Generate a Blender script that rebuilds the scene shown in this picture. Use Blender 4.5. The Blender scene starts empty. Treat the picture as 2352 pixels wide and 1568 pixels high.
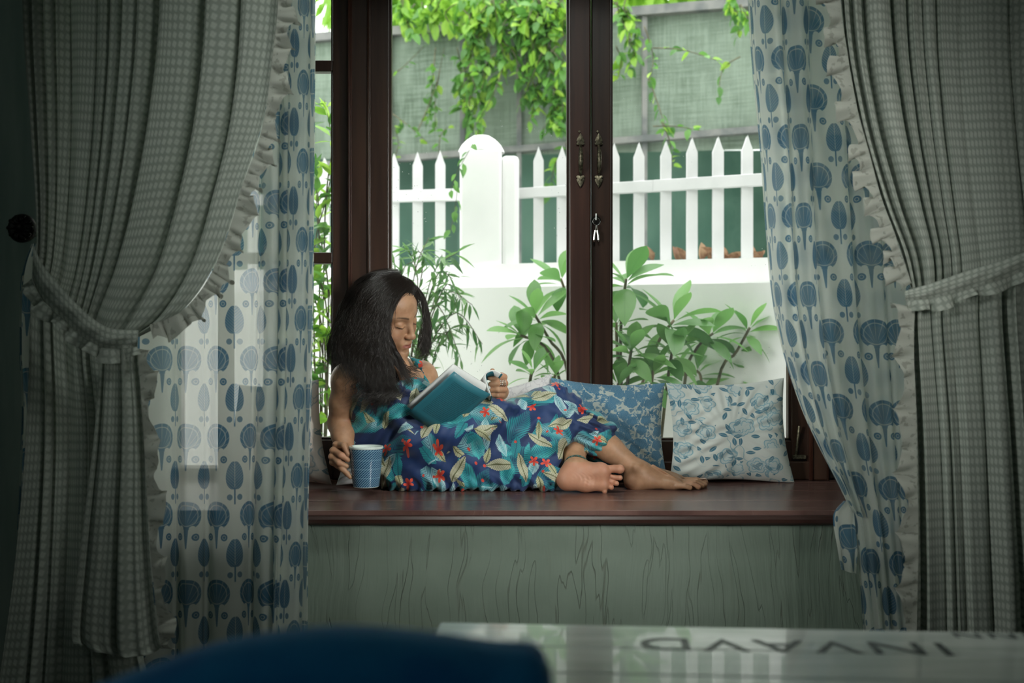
import bpy, math, random
import numpy as np
from mathutils import Vector, Matrix
random.seed(7); rng = np.random.default_rng(7)
sc = bpy.context.scene
# ---------------------------------------------------------------- camera, world, light, exposure
F = 2500.0; CZ = 0.92; BT = 0.48            # focal length in pixels (2352 wide), camera height, bench top height
cd = bpy.data.cameras.new('camera'); cam = bpy.data.objects.new('camera', cd); sc.collection.objects.link(cam)
cam.location = (0, 0, CZ); cam.rotation_euler = (math.pi/2, 0, 0)
cd.sensor_width = 36; cd.lens = 36*F/2352; cd.clip_start = .02
cd.dof.use_dof = True; cd.dof.focus_distance = 3.22; cd.dof.aperture_fstop = 2.4
sc.camera = cam
sc.view_settings.view_transform = 'Standard'; sc.view_settings.look = 'None'
sc.view_settings.exposure = 0.0; sc.view_settings.gamma = 1; sc.view_settings.use_curve_mapping = False
sc.cycles.use_denoising = True
sc.cycles.max_bounces = 10; sc.cycles.transparent_max_bounces = 16; sc.cycles.caustics_reflective = False
w = bpy.data.worlds.new('overcast_sky'); sc.world = w; w.use_nodes = True
nt = w.node_tree; nt.nodes.clear()
_o = nt.nodes.new('ShaderNodeOutputWorld'); _b = nt.nodes.new('ShaderNodeBackground')
_tc = nt.nodes.new('ShaderNodeTexCoord'); _sx = nt.nodes.new('ShaderNodeSeparateXYZ'); _r = nt.nodes.new('ShaderNodeValToRGB')
nt.links.new(_tc.outputs['Generated'], _sx.inputs[0]); nt.links.new(_sx.outputs['Z'], _r.inputs[0])
_r.color_ramp.elements[0].position = 0.0; _r.color_ramp.elements[0].color = (.72, .78, .74, 1)
_r.color_ramp.elements[1].position = .75; _r.color_ramp.elements[1].color = (.98, 1.0, .98, 1)
nt.links.new(_r.outputs[0], _b.inputs[0]); _b.inputs[1].default_value = 4.15; nt.links.new(_b.outputs[0], _o.inputs[0])
def area(name, loc, rot, sx, sy, power, col):
    l = bpy.data.lights.new(name, 'AREA'); l.shape = 'RECTANGLE'; l.size = sx; l.size_y = sy; l.energy = power; l.color = col
    o = bpy.data.objects.new(name, l); sc.collection.objects.link(o); o.location = loc; o.rotation_euler = rot; return o
# added fill lights inside the room
def aim(o, t): o.rotation_euler = (Vector(t)-o.location).to_track_quat('-Z', 'Y').to_euler()
_l = area('added_overhead_fill', (.10, 2.05, 2.57), (0, 0, 0), .6, .26, 5.5, (.93, 1.0, .94)); _l.data.spread = math.radians(90); aim(_l, (.0, 3.2, .50))  # added overhead fill for the bench; no fitting is built here
area('added_left_fill', (-2.25, .9, 1.5), (0, math.radians(-90), 0), 1.2, 1.0, 1.2, (.80, 1.0, .92))  # added weak side fill from the left; the wall is solid
_l = area('added_right_key', (2.25, .6, 1.55), (0, 0, 0), .9, 1.0, 5.6, (.98, 1.0, .95)); _l.data.spread = math.radians(30); aim(_l, (.0, 3.3, .86))  # added key beam on the woman; no opening in this wall
_l = area('added_cushion_fill', (-2.25, .5, 1.5), (0, 0, 0), .8, 1.2, 4.6, (.95, 1.0, .96)); _l.data.spread = math.radians(32); aim(_l, (.68, 3.4, .78))  # added narrow beam to brighten the right cushions; no door is built
area('added_rear_fill', (-.3, -2.35, 1.4), (math.radians(90), 0, 0), 2.4, 1.4, 1.5, (.80, 1.0, .95))  # added rear fill to lift the chair back; the rear wall is closed

# ---------------------------------------------------------------- helpers
def P(u, v, Y):                              # a point at depth Y seen at picture position u, v
    return ((u-1176.0)*Y/F, Y, CZ-(v-784.0)*Y/F)
def PV(u, v, Y):
    u = np.asarray(u, float); v = np.asarray(v, float); Y = np.broadcast_to(np.asarray(Y, float), u.shape)
    return np.stack([(u-1176)*Y/F, Y, CZ-(v-784)*Y/F], -1)
def props(o, label=None, cat=None, group=None, kind=None):
    if label: o['label'] = label
    if cat: o['category'] = cat
    if group: o['group'] = group
    if kind: o['kind'] = kind
    return o
_base = {}
def empty(name, loc, label=None, cat=None, group=None, kind=None, parent=None):
    o = bpy.data.objects.new(name, None); sc.collection.objects.link(o); o.empty_display_size = .05
    loc = Vector(loc); o.location = loc
    if parent: o.parent = parent; o.location = loc-_base[parent]
    _base[o] = loc
    return props(o, label, cat, group, kind)
def mesh(name, verts, faces, mat=None, smooth=False, attrs=None, uv=None):
    me = bpy.data.meshes.new(name)
    if isinstance(faces, np.ndarray):
        k = faces.shape[1]; nf = len(faces); verts = np.asarray(verts, np.float32)
        me.vertices.add(len(verts)); me.vertices.foreach_set('co', verts.ravel())
        me.loops.add(nf*k); me.loops.foreach_set('vertex_index', faces.astype(np.int32).ravel())
        me.polygons.add(nf); me.polygons.foreach_set('loop_start', np.arange(0, nf*k, k, dtype=np.int32))
        me.update(calc_edges=True); me.validate()
    else:
        me.from_pydata([tuple(map(float, p)) for p in verts], [], [tuple(map(int, f)) for f in faces])
    if mat: me.materials.append(mat)
    if smooth: me.polygons.foreach_set('use_smooth', np.ones(len(me.polygons), bool))
    if attrs:
        for n, a in attrs.items():
            t = me.attributes.new(n, 'FLOAT_VECTOR', 'POINT'); t.data.foreach_set('vector', np.asarray(a, np.float32).ravel())
    me.update()
    return me
def link(name, me, parent=None, M=None, **kw):
    o = bpy.data.objects.new(name, me); sc.collection.objects.link(o)
    b = Vector((0, 0, 0))
    if parent: o.parent = parent; b = _base.get(parent, Vector((0, 0, 0)))
    if M is None: o.location = -b; _base[o] = Vector((0, 0, 0))
    else: o.matrix_local = Matrix.Translation(-b) @ M; _base[o] = M.translation.copy()
    return props(o, **kw)
class MB:                                     # collects geometry for ONE mesh, world coordinates
    def __init__(s): s.v = []; s.f = []
    def add(s, vs, fs):
        n = len(s.v); s.v += [tuple(p) for p in vs]; s.f += [tuple(i+n for i in f) for f in fs]; return s
    def box(s, a, b):
        x0, y0, z0 = a; x1, y1, z1 = b
        vs = [(x, y, z) for z in (z0, z1) for y in (y0, y1) for x in (x0, x1)]
        return s.add(vs, [(0,2,3,1),(4,5,7,6),(0,1,5,4),(2,6,7,3),(0,4,6,2),(1,3,7,5)])
    def tube(s, pts, r, n=8, cap=True):
        pts = [Vector(p) for p in pts]; rs = r if hasattr(r, '__len__') else [r]*len(pts)
        vs = []; fs = []; up = Vector((0.13, .3, 1)).normalized(); prev = None
        for i, p in enumerate(pts):
            d = (pts[min(i+1, len(pts)-1)]-pts[max(i-1, 0)]).normalized()
            if prev is None: a = d.cross(up if abs(d.dot(up)) < .95 else Vector((1, 0, 0))).normalized()
            else: a = (prev-d*prev.dot(d)).normalized()
            prev = a; b = d.cross(a)
            for k in range(n):
                t = 2*math.pi*k/n; vs.append(p+(a*math.cos(t)+b*math.sin(t))*rs[i])
        for i in range(len(pts)-1):
            for k in range(n):
                q = (k+1) % n; fs.append((i*n+k, i*n+q, (i+1)*n+q, (i+1)*n+k))
        if cap: fs.append(tuple(range(n-1, -1, -1))); fs.append(tuple((len(pts)-1)*n+k for k in range(n)))
        return s.add(vs, fs)
    def lathe(s, prof, c, n=24, axis='z'):
        vs = []; fs = []
        for (r, h) in prof:
            for k in range(n):
                t = 2*math.pi*k/n; x, y = r*math.cos(t), r*math.sin(t)
                vs.append((c[0]+x, c[1]+y, c[2]+h) if axis == 'z' else (c[0]+x, c[1]-h, c[2]+y))
        for i in range(len(prof)-1):
            for k in range(n):
                q = (k+1) % n; fs.append((i*n+k, i*n+q, (i+1)*n+q, (i+1)*n+k))
        return s.add(vs, fs)
    def build(s, name, mat, parent=None, smooth=False, bevel=0, **kw):
        me = mesh(name, s.v, s.f, mat, smooth)
        o = link(name, me, parent, **kw)
        if bevel: m = o.modifiers.new('bevel', 'BEVEL'); m.width = bevel; m.segments = 2; m.limit_method = 'ANGLE'
        return o
def catmull(pts, n):
    pts = np.asarray(pts, float); m = len(pts)
    t = np.linspace(0, m-1, n); i = np.clip(t.astype(int), 0, m-2); f = (t-i)[:, None]
    p0 = pts[np.maximum(i-1, 0)]; p1 = pts[i]; p2 = pts[i+1]; p3 = pts[np.minimum(i+2, m-1)]
    return .5*((2*p1)+(-p0+p2)*f+(2*p0-5*p1+4*p2-p3)*f**2+(-p0+3*p1-3*p2+p3)*f**3)
def gridfaces(nr, nc):
    i = np.arange(nr-1)[:, None]*nc+np.arange(nc-1)[None, :]
    return np.stack([i, i+1, i+nc+1, i+nc], -1).reshape(-1, 4)

# ---------------------------------------------------------------- node expressions
class E:
    nt = None
    def __init__(s, v): s.v = v
    def _(op, *a):
        n = E.nt.nodes.new('ShaderNodeMath'); n.operation = op
        for i, x in enumerate(a):
            x = x.v if isinstance(x, E) else x
            if isinstance(x, (int, float)): n.inputs[i].default_value = x
            else: E.nt.links.new(x, n.inputs[i])
        return E(n.outputs[0])
    def __add__(a, b): return E._('ADD', a, b)
    __radd__ = __add__
    def __sub__(a, b): return E._('SUBTRACT', a, b)
    def __rsub__(a, b): return E._('SUBTRACT', b, a)
    def __mul__(a, b): return E._('MULTIPLY', a, b)
    __rmul__ = __mul__
    def __truediv__(a, b): return E._('DIVIDE', a, b)
    def __lt__(a, b): return E._('LESS_THAN', a, b)
    def __gt__(a, b): return E._('GREATER_THAN', a, b)
def fn(op): return lambda *a: E._(op, *a)
sin, cos, absn, frac, floor, mn, mx, sqrt, atan2, power = [fn(k) for k in ('SINE','COSINE','ABSOLUTE','FRACT','FLOOR','MINIMUM','MAXIMUM','SQRT','ARCTAN2','POWER')]
def step(x, a, b):                             # smooth 0->1 as x goes a->b
    n = E.nt.nodes.new('ShaderNodeMapRange'); n.interpolation_type = 'SMOOTHSTEP'; n.inputs[1].default_value = a; n.inputs[2].default_value = b
    E.nt.links.new(x.v, n.inputs[0]); return E(n.outputs[0])
def mixc(f, a, b):
    n = E.nt.nodes.new('ShaderNodeMix'); n.data_type = 'RGBA'
    E.nt.links.new(f.v, n.inputs[0])
    for x, i in ((a, 6), (b, 7)):
        if isinstance(x, tuple): n.inputs[i].default_value = (*x[:3], 1)
        else: E.nt.links.new(x, n.inputs[i])
    return n.outputs[2]
def attr(name):
    n = E.nt.nodes.new('ShaderNodeAttribute'); n.attribute_name = name; return n.outputs['Vector']
def objco():
    return E.nt.nodes.new('ShaderNodeTexCoord').outputs['Object']
def xyz(sock):
    n = E.nt.nodes.new('ShaderNodeSeparateXYZ'); E.nt.links.new(sock, n.inputs[0]); return [E(n.outputs[i]) for i in range(3)]
def comb(x, y, z=0.0):
    n = E.nt.nodes.new('ShaderNodeCombineXYZ')
    for i, a in enumerate((x, y, z)):
        if isinstance(a, E): E.nt.links.new(a.v, n.inputs[i])
        else: n.inputs[i].default_value = a
    return n.outputs[0]
def noise(vec, scale, detail=3, rough=.5):
    n = E.nt.nodes.new('ShaderNodeTexNoise'); n.inputs['Scale'].default_value = scale; n.inputs['Detail'].default_value = detail
    n.inputs['Roughness'].default_value = rough
    if vec is not None: E.nt.links.new(vec, n.inputs['Vector'])
    return E(n.outputs[0])
def voro(vec, scale, feature='F1', rand=1.0):
    n = E.nt.nodes.new('ShaderNodeTexVoronoi'); n.feature = feature; n.inputs['Scale'].default_value = scale; n.inputs['Randomness'].default_value = rand
    E.nt.links.new(vec, n.inputs['Vector']); return n
def material(name, build, rough=.6, bump=None, trans=0, transp=0, spec=.5, metal=0, sheen=0, coat=0, **kw):
    """build() -> colour (tuple or socket) [, bump height E, bump strength distance]"""
    m = bpy.data.materials.new(name); m.use_nodes = True; t = m.node_tree; E.nt = t
    p = t.nodes['Principled BSDF']; out = t.nodes['Material Output']
    r = build() if callable(build) else build
    hb = None
    if isinstance(r, list): r, hb = r[0], r[1:]
    if isinstance(r, tuple): p.inputs['Base Color'].default_value = (*r[:3], 1)
    else: t.links.new(r, p.inputs['Base Color'])
    p.inputs['Roughness'].default_value = rough; p.inputs['Specular IOR Level'].default_value = spec; p.inputs['Metallic'].default_value = metal
    p.inputs['Sheen Weight'].default_value = sheen; p.inputs['Coat Weight'].default_value = coat
    if 'sss' in kw: p.inputs['Subsurface Weight'].default_value = kw['sss']; p.inputs['Subsurface Radius'].default_value = (.012, .004, .002); p.inputs['Subsurface Scale'].default_value = 1
    if hb:
        b = t.nodes.new('ShaderNodeBump'); b.inputs['Strength'].default_value = hb[1]; b.inputs['Distance'].default_value = hb[2]
        t.links.new(hb[0].v, b.inputs['Height']); t.links.new(b.outputs[0], p.inputs['Normal'])
    sh = p.outputs[0]
    if trans:
        tr = t.nodes.new('ShaderNodeBsdfTranslucent'); tint = kw.get('tint')
        if isinstance(r, tuple): tr.inputs[0].default_value = (*r[:3], 1)
        else: t.links.new(r, tr.inputs[0])
        if tint: tr.inputs[0].default_value = (*tint, 1)
        x = t.nodes.new('ShaderNodeMixShader'); x.inputs[0].default_value = trans
        t.links.new(sh, x.inputs[1]); t.links.new(tr.outputs[0], x.inputs[2]); sh = x.outputs[0]
    if transp:
        tp = t.nodes.new('ShaderNodeBsdfTransparent'); x = t.nodes.new('ShaderNodeMixShader')
        if isinstance(transp, (int, float)): x.inputs[0].default_value = transp
        t.links.new(sh, x.inputs[1]); t.links.new(tp.outputs[0], x.inputs[2]); sh = x.outputs[0]
    t.links.new(sh, out.inputs[0])
    return m
def noisy(c1, c2, scale, detail=4, bs=None, stretch=(1, 1, 1), contrast=(.35, .65)):
    def f():
        x, y, z = xyz(objco()); v = comb(x*stretch[0], y*stretch[1], z*stretch[2])
        n = noise(v, scale, detail); c = mixc(step(n, *contrast), c1, c2)
        return [c, n, bs[0], bs[1]] if bs else c
    return f
# ---------------------------------------------------------------- materials
def wood_f():
    x, y, z = xyz(objco()); n = noise(comb(x*12, y*12, z*.8), 3, 4); return [mixc(step(n, .3, .7), (.030, .013, .008), (.058, .027, .016)), n, .3, .002]
M_wood = material('dark_brown_window_wood', wood_f, .38)
def wood_g():
    x, y, z = xyz(objco()); n = noise(comb(x*12, y*12, z*.8), 3, 4); return mixc(step(n, .3, .7), (.045, .016, .010), (.085, .032, .02))
M_wood_red = material('red_brown_window_wood', wood_g, .42)
def bench_f():
    x, y, z = xyz(objco())
    n = noise(comb(x*1.2, y*10, z), 4, 5, .6); m2 = noise(comb(x*2, y*16, z), 3, 6, .7)
    c = mixc(step(n, .3, .7), (.085, .042, .036), (.17, .095, .08))
    sc_ = step(noise(comb(x*6, y*46, z), 5, 2), .69, .75)
    scr = step(absn(noise(comb(x*3+y*5, y*9-x*2, z), 6, 1)-.5), .0, .004)
    c = mixc(sc_*.35, c, (.45, .40, .37)); c = mixc((1-scr)*.22*step(m2, .5, .6), c, (.5, .46, .42))
    return [c, m2, .25, .001]
M_bench = material('worn_mahogany_boards', bench_f, .27, spec=.6)
M_bench_dark = material('dark_bench_nosing', (.035, .014, .010), .35)
def plaster_f():
    x, y, z = xyz(objco())
    w1 = noise(comb(x, y, z), 2.2, 2)
    st = noise(comb((x+w1*.12)*16, y*16, z*1.3), 2.4, 3, .6)
    cr = step(absn(noise(comb((x+w1*.16)*11, y*3, z*.9), 2.2, 2)-.5), .0, .008)
    cr2 = step(noise(comb(x*2, y, z*1.5), 3, 2), .45, .6)
    c = mixc(step(noise(comb(x, y, z), 3, 4), .3, .7), (.135, .175, .135), (.19, .235, .19))
    c = mixc((1-cr)*cr2*.6, c, (.10, .11, .08)); c = mixc(step(st, .60, .75)*.3, c, (.13, .14, .10))
    return [c, st+cr*.35, .9, .006]
M_plaster = material('brushed_pale_green_plaster', plaster_f, .6)
M_wall = material('dim_green_white_wall', noisy((.30, .38, .34), (.40, .47, .42), 3, 4, (.3, .004), (6, 6, .7)), .75)
M_floor = material('dark_floor', noisy((.05, .045, .04), (.08, .07, .06), 4), .5)
M_ceil = material('ceiling_paint', (.5, .52, .5), .8)
M_brass = material('aged_brass', noisy((.10, .085, .055), (.30, .26, .18), 120, 3), .42, metal=.85)
M_steel = material('silver_metal', (.62, .60, .56), .25, metal=1)
M_iron = material('black_iron', (.02, .018, .016), .45, metal=.6)
M_white = material('white_fence_paint', noisy((.74, .74, .745), (.66, .67, .67), 5, 5, (.25, .003)), .65)
M_wwall = material('white_garden_plaster', noisy((.90, .90, .89), (.78, .81, .78), 2.2, 5, (.5, .006), contrast=(.5, .8)), .8)
def glass_m():
    m = bpy.data.materials.new('window_glass'); m.use_nodes = True; t = m.node_tree; E.nt = t; t.nodes.clear()
    o = t.nodes.new('ShaderNodeOutputMaterial'); tp = t.nodes.new('ShaderNodeBsdfTransparent'); tp.inputs[0].default_value = (.975, .975, .97, 1)
    g = t.nodes.new('ShaderNodeBsdfGlossy'); g.inputs['Roughness'].default_value = .02
    mx_ = t.nodes.new('ShaderNodeMixShader'); fr = t.nodes.new('ShaderNodeFresnel'); fr.inputs[0].default_value = 1.25
    t.links.new(fr.outputs[0], mx_.inputs[0]); t.links.new(tp.outputs[0], mx_.inputs[1]); t.links.new(g.outputs[0], mx_.inputs[2])
    d = t.nodes.new('ShaderNodeBsdfDiffuse'); d.inputs[0].default_value = (.8, .85, .82, 1)
    vv = voro(objco(), 55); sp = (1-step(E(vv.outputs['Distance']), .05, .12))*step(noise(objco(), 4, 3), .55, .65)
    film = step(noise(objco(), 1.7, 3), .4, .8)*.05+.01
    m2 = t.nodes.new('ShaderNodeMixShader'); t.links.new(mn(sp*.55+film, 1.0).v, m2.inputs[0])
    t.links.new(mx_.outputs[0], m2.inputs[1]); t.links.new(d.outputs[0], m2.inputs[2]); t.links.new(m2.outputs[0], o.inputs[0])
    return m
M_glass = glass_m()
# ---------------------------------------------------------------- room shell
YF = 2.835; YW = 3.47; XL, XR = -1.10, 1.12; ZH = 2.25        # bench front, window plane, alcove sides and head
S = dict(kind='structure')
MB().box((-2.3, -2.5, -.05), (2.3, 3.6, 0)).build('floor', M_floor, **S)
MB().box((-2.3, -2.5, 2.6), (2.3, YF+.2, 2.65)).build('ceiling', M_ceil, **S)
MB().box((-2.35, -2.5, 0), (-2.3, YF+.1, 2.6)).build('wall_left', M_wall, **S)
MB().box((2.3, -2.5, 0), (2.35, YF+.1, 2.6)).build('wall_right', M_wall, **S)
MB().box((-2.35, -2.55, 0), (2.35, -2.5, 2.6)).build('wall_rear', M_wall, **S)
wb = MB(); wb.box((-2.3, YF, 0), (XL, 3.62, 2.6)).box((XR, YF, 0), (2.3, 3.62, 2.6)).box((XL, YF, ZH), (XR, 3.62, 2.6))
wb.build('wall_back', M_wall, **S)
MB().box((XL, YF+.012, 0), (XR, 3.60, BT-.035)).build('wall_bench', M_plaster, **S)
bt = empty('window_seat', (0, 3.15, BT-.035), 'long built-in window seat with scratched mahogany top, under the windows', 'bench')
yb = [YF+.0, 3.02, 3.21, 3.40, YW+.12]
for i in range(4):
    MB().box((XL+.002, yb[i]+.0006, BT-.022), (XR-.002, yb[i+1]-.0006, BT)).build('board', M_bench, bt, bevel=.0015)
MB().box((XL+.002, YF-.012, BT-.035), (XR-.002, YF+.01, BT-.012)).tube([(XL+.002, YF-.008, BT-.024), (XR-.002, YF-.008, BT-.024)], .012).build('nosing', M_bench_dark, bt)
MB().box((XL+.002, YF+.006, BT-.0345), (XR-.002, 3.5, BT-.0225)).build('underboard', M_bench_dark, bt)
# ---------------------------------------------------------------- windows
def ux(u, Y): return (u-1176)*Y/F
def vz(v, Y): return CZ-(v-784)*Y/F
def casement(name, u0, u1, rail_top, bars=(), wl=None, stile=26, hook=None, mat=None, us=None):
    """frame ring u0..u1 (outer edges at the window plane), bottom to head, with pane(s)"""
    e = empty(name, (ux((u0+u1)/2, YW), YW, BT), kind='structure')
    x0, x1 = ux(u0, YW), ux(u1, YW); s0, s1 = (stile if hasattr(stile, '__len__') else (stile, stile)); s0 = s0*YW/F; s1 = s1*YW/F
    z0 = BT+.002; z1 = ZH-.002; zb = vz(rail_top, YW); zt = ZH-.09; m = mat or M_wood
    y0, y1 = YW+.0, YW+.045
    MB().box((x0, y0, z0), (x0+s0, y1, z1)).build('stile', (us or m), e, bevel=.003)
    MB().box((x1-s1, y0, z0), (x1, y1, z1)).build('stile', m, e, bevel=.003)
    MB().box((x0+s0, y0, z0), (x1-s1, y1, zb)).build('bottom_rail', m, e, bevel=.003)
    MB().box((x0+s0, y0, zt), (x1-s1, y1, z1)).build('top_rail', m, e, bevel=.003)
    # glazing bead: a stepped lip round the glass
    b = .007; bd = MB()
    for (a, c) in (((x0+s0, z0), (x0+s0+b, zt)), ((x1-s1-b, z0), (x1-s1, zt))): bd.box((a[0], y0+.012, zb), (c[0], y1-.004, zt))
    bd.box((x0+s0, y0+.012, zb), (x1-s1, y1-.004, zb+b)).box((x0+s0, y0+.012, zt-b), (x1-s1, y1-.004, zt)); bd.build('glazing_bead', M_wood, e)
    zs = [zb]+sorted([vz(v, YW) for v in bars])+[zt]
    for v in bars:
        z = vz(v, YW); MB().box((x0+s0, y0+.004, z-.018), (x1-s1, y1-.004, z+.018)).build('glazing_bar', M_wood, e, bevel=.004)
    for i in range(len(zs)-1):
        MB().box((x0+s0, y0+.02, zs[i]), (x1-s1, y0+.023, zs[i+1])).build('pane', M_glass, e)
    return e
SB = (ux(1900, YW), 0)
w1 = casement('window_1', 500, 800, 1010, bars=(150, 592), stile=(26, 36))
w2 = casement('window_2', 850, 1357, 1012, stile=(43, 50), mat=M_wood)
w3 = casement('window_3', 1359, 1862, 1012, stile=(44, 44))
w4 = casement('window_4', 1905, 1978, 1012, bars=(150, 592), stile=(26, 26))
# meeting stile cover strips
MB().box((ux(1309, 3.44), 3.447, BT+.004), (ux(1356, 3.44), YW, ZH-.002)).build('stile', M_wood_red, w2, bevel=.003)
def post(name, u0, u1):
    e = empty(name, (ux((u0+u1)/2, YW), YW, BT), kind='structure')
    x0, x1 = ux(u0, YW-.03), ux(u1, YW-.03)
    MB().box((x0, YW-.03, BT+.002), (x1, YW+.10, ZH)).build('post', M_wood, e, bevel=.004)
    for k in (0.02, .10, .9):
        x = x0+(x1-x0)*k; MB().tube([(x, YW-.032, BT+.002), (x, YW-.032, ZH)], .0045, 6).build('moulding', M_wood_red if k < .5 else M_wood, e, smooth=True)
    return e
post('trim_1', 801, 851); post('trim_2', 1860, 1906)
fr = MB().box((XL, YW+.002, ZH-.03), (XR, YW+.12, ZH+.0)).box((XL, YW+.046, BT-.02), (XR, YW+.14, BT+.03)).build('trim_3', M_wood, **S)
# lever/pull handles
def handle(cx, parent, Y):
    m = MB()
    top, bot = vz(312, Y), vz(425, Y); x = ux(cx, Y); cz = (top+bot)/2; L = (top-bot)/2
    pts = []; rs = []
    for k in range(13):
        t = k/12; z = cz+(1-2*t)*L*.62; pts.append((x, Y-.006-.022*math.sin(math.pi*t), z)); rs.append(.0035+.0045*math.sin(math.pi*t))
    m.tube(pts, rs, 10)
    for sgn in (1, -1):                        # pointed leaf-shaped back plates with side lobes
        zc = cz+sgn*L*.70
        prof = [(0, .0), (.004, .05), (.0125, .0), (.0095, .25), (.0125, .34), (.011, .5), (.006, .78), (0, 1.05)]
        prof = [(0, -.22), (.011, -.20), (.0135, -.05), (.009, .08), (.012, .22), (.0105, .45), (.0055, .8), (0, 1.12)]
        vs = []; n = len(prof)
        for (dx, t) in prof: vs.append((x+dx, Y-.006, zc+sgn*t*L*.36))
        for (dx, t) in prof[::-1][1:-1]: vs.append((x-dx, Y-.006, zc+sgn*t*L*.36))
        nn = len(vs); vb = [(a, Y, c) for a, b, c in vs]; ce = (x, Y-.009, zc+sgn*.3*L*.36)
        m.add(vs+vb+[ce], [(i, (i+1) % nn, 2*nn) for i in range(nn)]+[(i, i+nn, (i+1) % nn+nn, (i+1) % nn) for i in range(nn)])
    m.tube([(x-.0035, Y, vz(302, Y)), (x-.0035, Y-.004, vz(302, Y))], .0035, 8)
    return m.build('pull_handle', M_brass, parent, smooth=False)
handle(1333, w2, 3.446); handle(1375, w3, 3.469)
MB().lathe([(.0, .003), (.012, .003), (.016, 0)], (ux(1369, YW), YW, vz(507, YW)), 20, 'y').build('lock_plate', M_iron, w3)
ks = empty('key_bunch', P(1369, 500, YW-.012), 'two small silver keys hanging on a ring from the lock of the middle window', 'keys')
kx, kz = ux(1369, YW), vz(500, YW)
MB().box((kx-.003, YW-.026, kz-.011), (kx+.0015, YW-.003, kz+.011)).build('inserted_key', M_steel, ks, bevel=.001)
MB().tube([(kx+.0115*math.cos(a), YW-.018, kz-.014+.0115*math.sin(a)) for a in np.linspace(0, 2*math.pi, 20)], .0012, 6).build('key_ring', M_steel, ks, smooth=True)
for sg in (-1, 1):
    k = MB(); a = (kx+sg*.001, YW-.017, kz-.026); b = (kx+sg*.007, YW-.017, kz-.078)
    k.tube([a, (a[0]+sg*.002, a[1], a[2]-.016)], .0016, 6).tube([(a[0]+sg*.002, a[1], a[2]-.016), (b[0]-sg*.001, b[1], b[2]+.02), (b[0], b[1], b[2]+.006), b], [.0042, .0045, .0045, .001], 8)
    k.build('key', M_steel, ks)
st = empty('casement_stay', P(1830, 1035, YW-.02), 'thin dark casement stay bar standing on the window rail beside the right cushion', 'window stay')
MB().tube([P(1828, 1046, YW-.012), P(1836, 978, YW-.02)], .004, 8).build('arm', M_brass, st)
MB().box((ux(1818, YW), YW-.02, vz(1052, YW)), (ux(1848, YW), YW, vz(1044, YW))).build('bracket', M_brass, st, bevel=.001)
MB().box((ux(1500, YW), YW-.016, BT+.001), (ux(1858, YW), YW-.001, vz(1058, YW))).box((ux(855, YW), YW-.016, BT+.001), (ux(1306, YW), YW-.001, vz(1058, YW))).build('trim_4', M_wood, bevel=.004, **S)

# ---------------------------------------------------------------- outdoors
MB().box((-9, 3.62, -.35), (9, 14, -.3)).build('ground', material('paled_bounce_ground', noisy((.50, .51, .46), (.64, .65, .60), 3, 6), .95), **S)  # ground colour raised to bounce light up onto the garden wall
eb = MB()                                       # unseen white layer on the house's outside wall, added to bounce garden light
for a, b in (((-4, 3.62, -.3), (XL, 3.66, 3.0)), ((XR, 3.62, -.3), (4, 3.66, 3.0)), ((XL, 3.62, -.3), (XR, 3.66, BT-.03)), ((XL, 3.62, ZH), (XR, 3.66, 3.0))): eb.box(a, b)
eb.build('wall_outside', M_wwall, **S)
# fence: runs obliquely, nearer on the right
def FY(u): return 5.15-(u-905)/811*.52
gw = MB()
def prism(m, pl, z0, z1, th):                  # wall along plan polyline pl (front face), thickness th to the back
    for (a, b) in zip(pl[:-1], pl[1:]):
        vs = [(a[0], a[1], z0), (b[0], b[1], z0), (b[0], b[1]+th, z0), (a[0], a[1]+th, z0), (a[0], a[1], z1), (b[0], b[1], z1), (b[0], b[1]+th, z1), (a[0], a[1]+th, z1)]
        m.add(vs, [(0, 1, 5, 4), (1, 2, 6, 5), (2, 3, 7, 6), (3, 0, 4, 7), (4, 5, 6, 7), (3, 2, 1, 0)])
    return m
def gx(u, dy=0): Y = FY(u)+dy; return (ux(u, Y), Y)
zl = vz(604, FY(1500)); zl2 = vz(662, FY(1500))
prism(gw, [gx(-300, .035), gx(2900, .035)], -.35, zl, .16)
prism(gw, [gx(-300, -.10), gx(2900, -.10)], -.35, zl2, .14)
gw.build('wall_garden', M_wwall, **S)
pf = empty('picket_fence', (*gx(1560), zl2), 'white painted picket fence with pointed pickets on a low white garden wall', 'fence')
def picket(u, vt, wd=.040, bot=None):
    Y = FY(u); x = ux(u, Y); zt = vz(vt, Y); zb = zl2 if bot is None else bot; h = wd/2; d = .030; sh = zt-.055
    prof = [(-h, zb), (h, zb), (h, sh), (h*.55, sh+.022), (0, zt), (-h*.55, sh+.022), (-h, sh)]
    n = len(prof); a = Y-.004; vs = [(x+p, a, z) for p, z in prof]+[(x+p, a+d, z) for p, z in prof]
    MB().add(vs, [tuple(range(n)), tuple(range(2*n-1, n-1, -1))]+[(i, i+n, (i+1) % n+n, (i+1) % n)[::-1] for i in range(n)]).build('picket', M_white, pf, bevel=.003)
for u, v in ((905, 356), (959, 353), (1011, 350), (800, 362), (850, 358), (745, 366), (690, 370), (635, 374), (580, 378), (525, 382), (470, 386)): picket(u, v)
for u, v in ((1237, 341), (1291, 340), (1349, 338), (1411, 333), (1468, 331), (1530, 328), (1590, 321), (1650, 318), (1717, 315), (1782, 311), (1848, 307), (1914, 303), (1982, 299)): picket(u, v)
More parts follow.
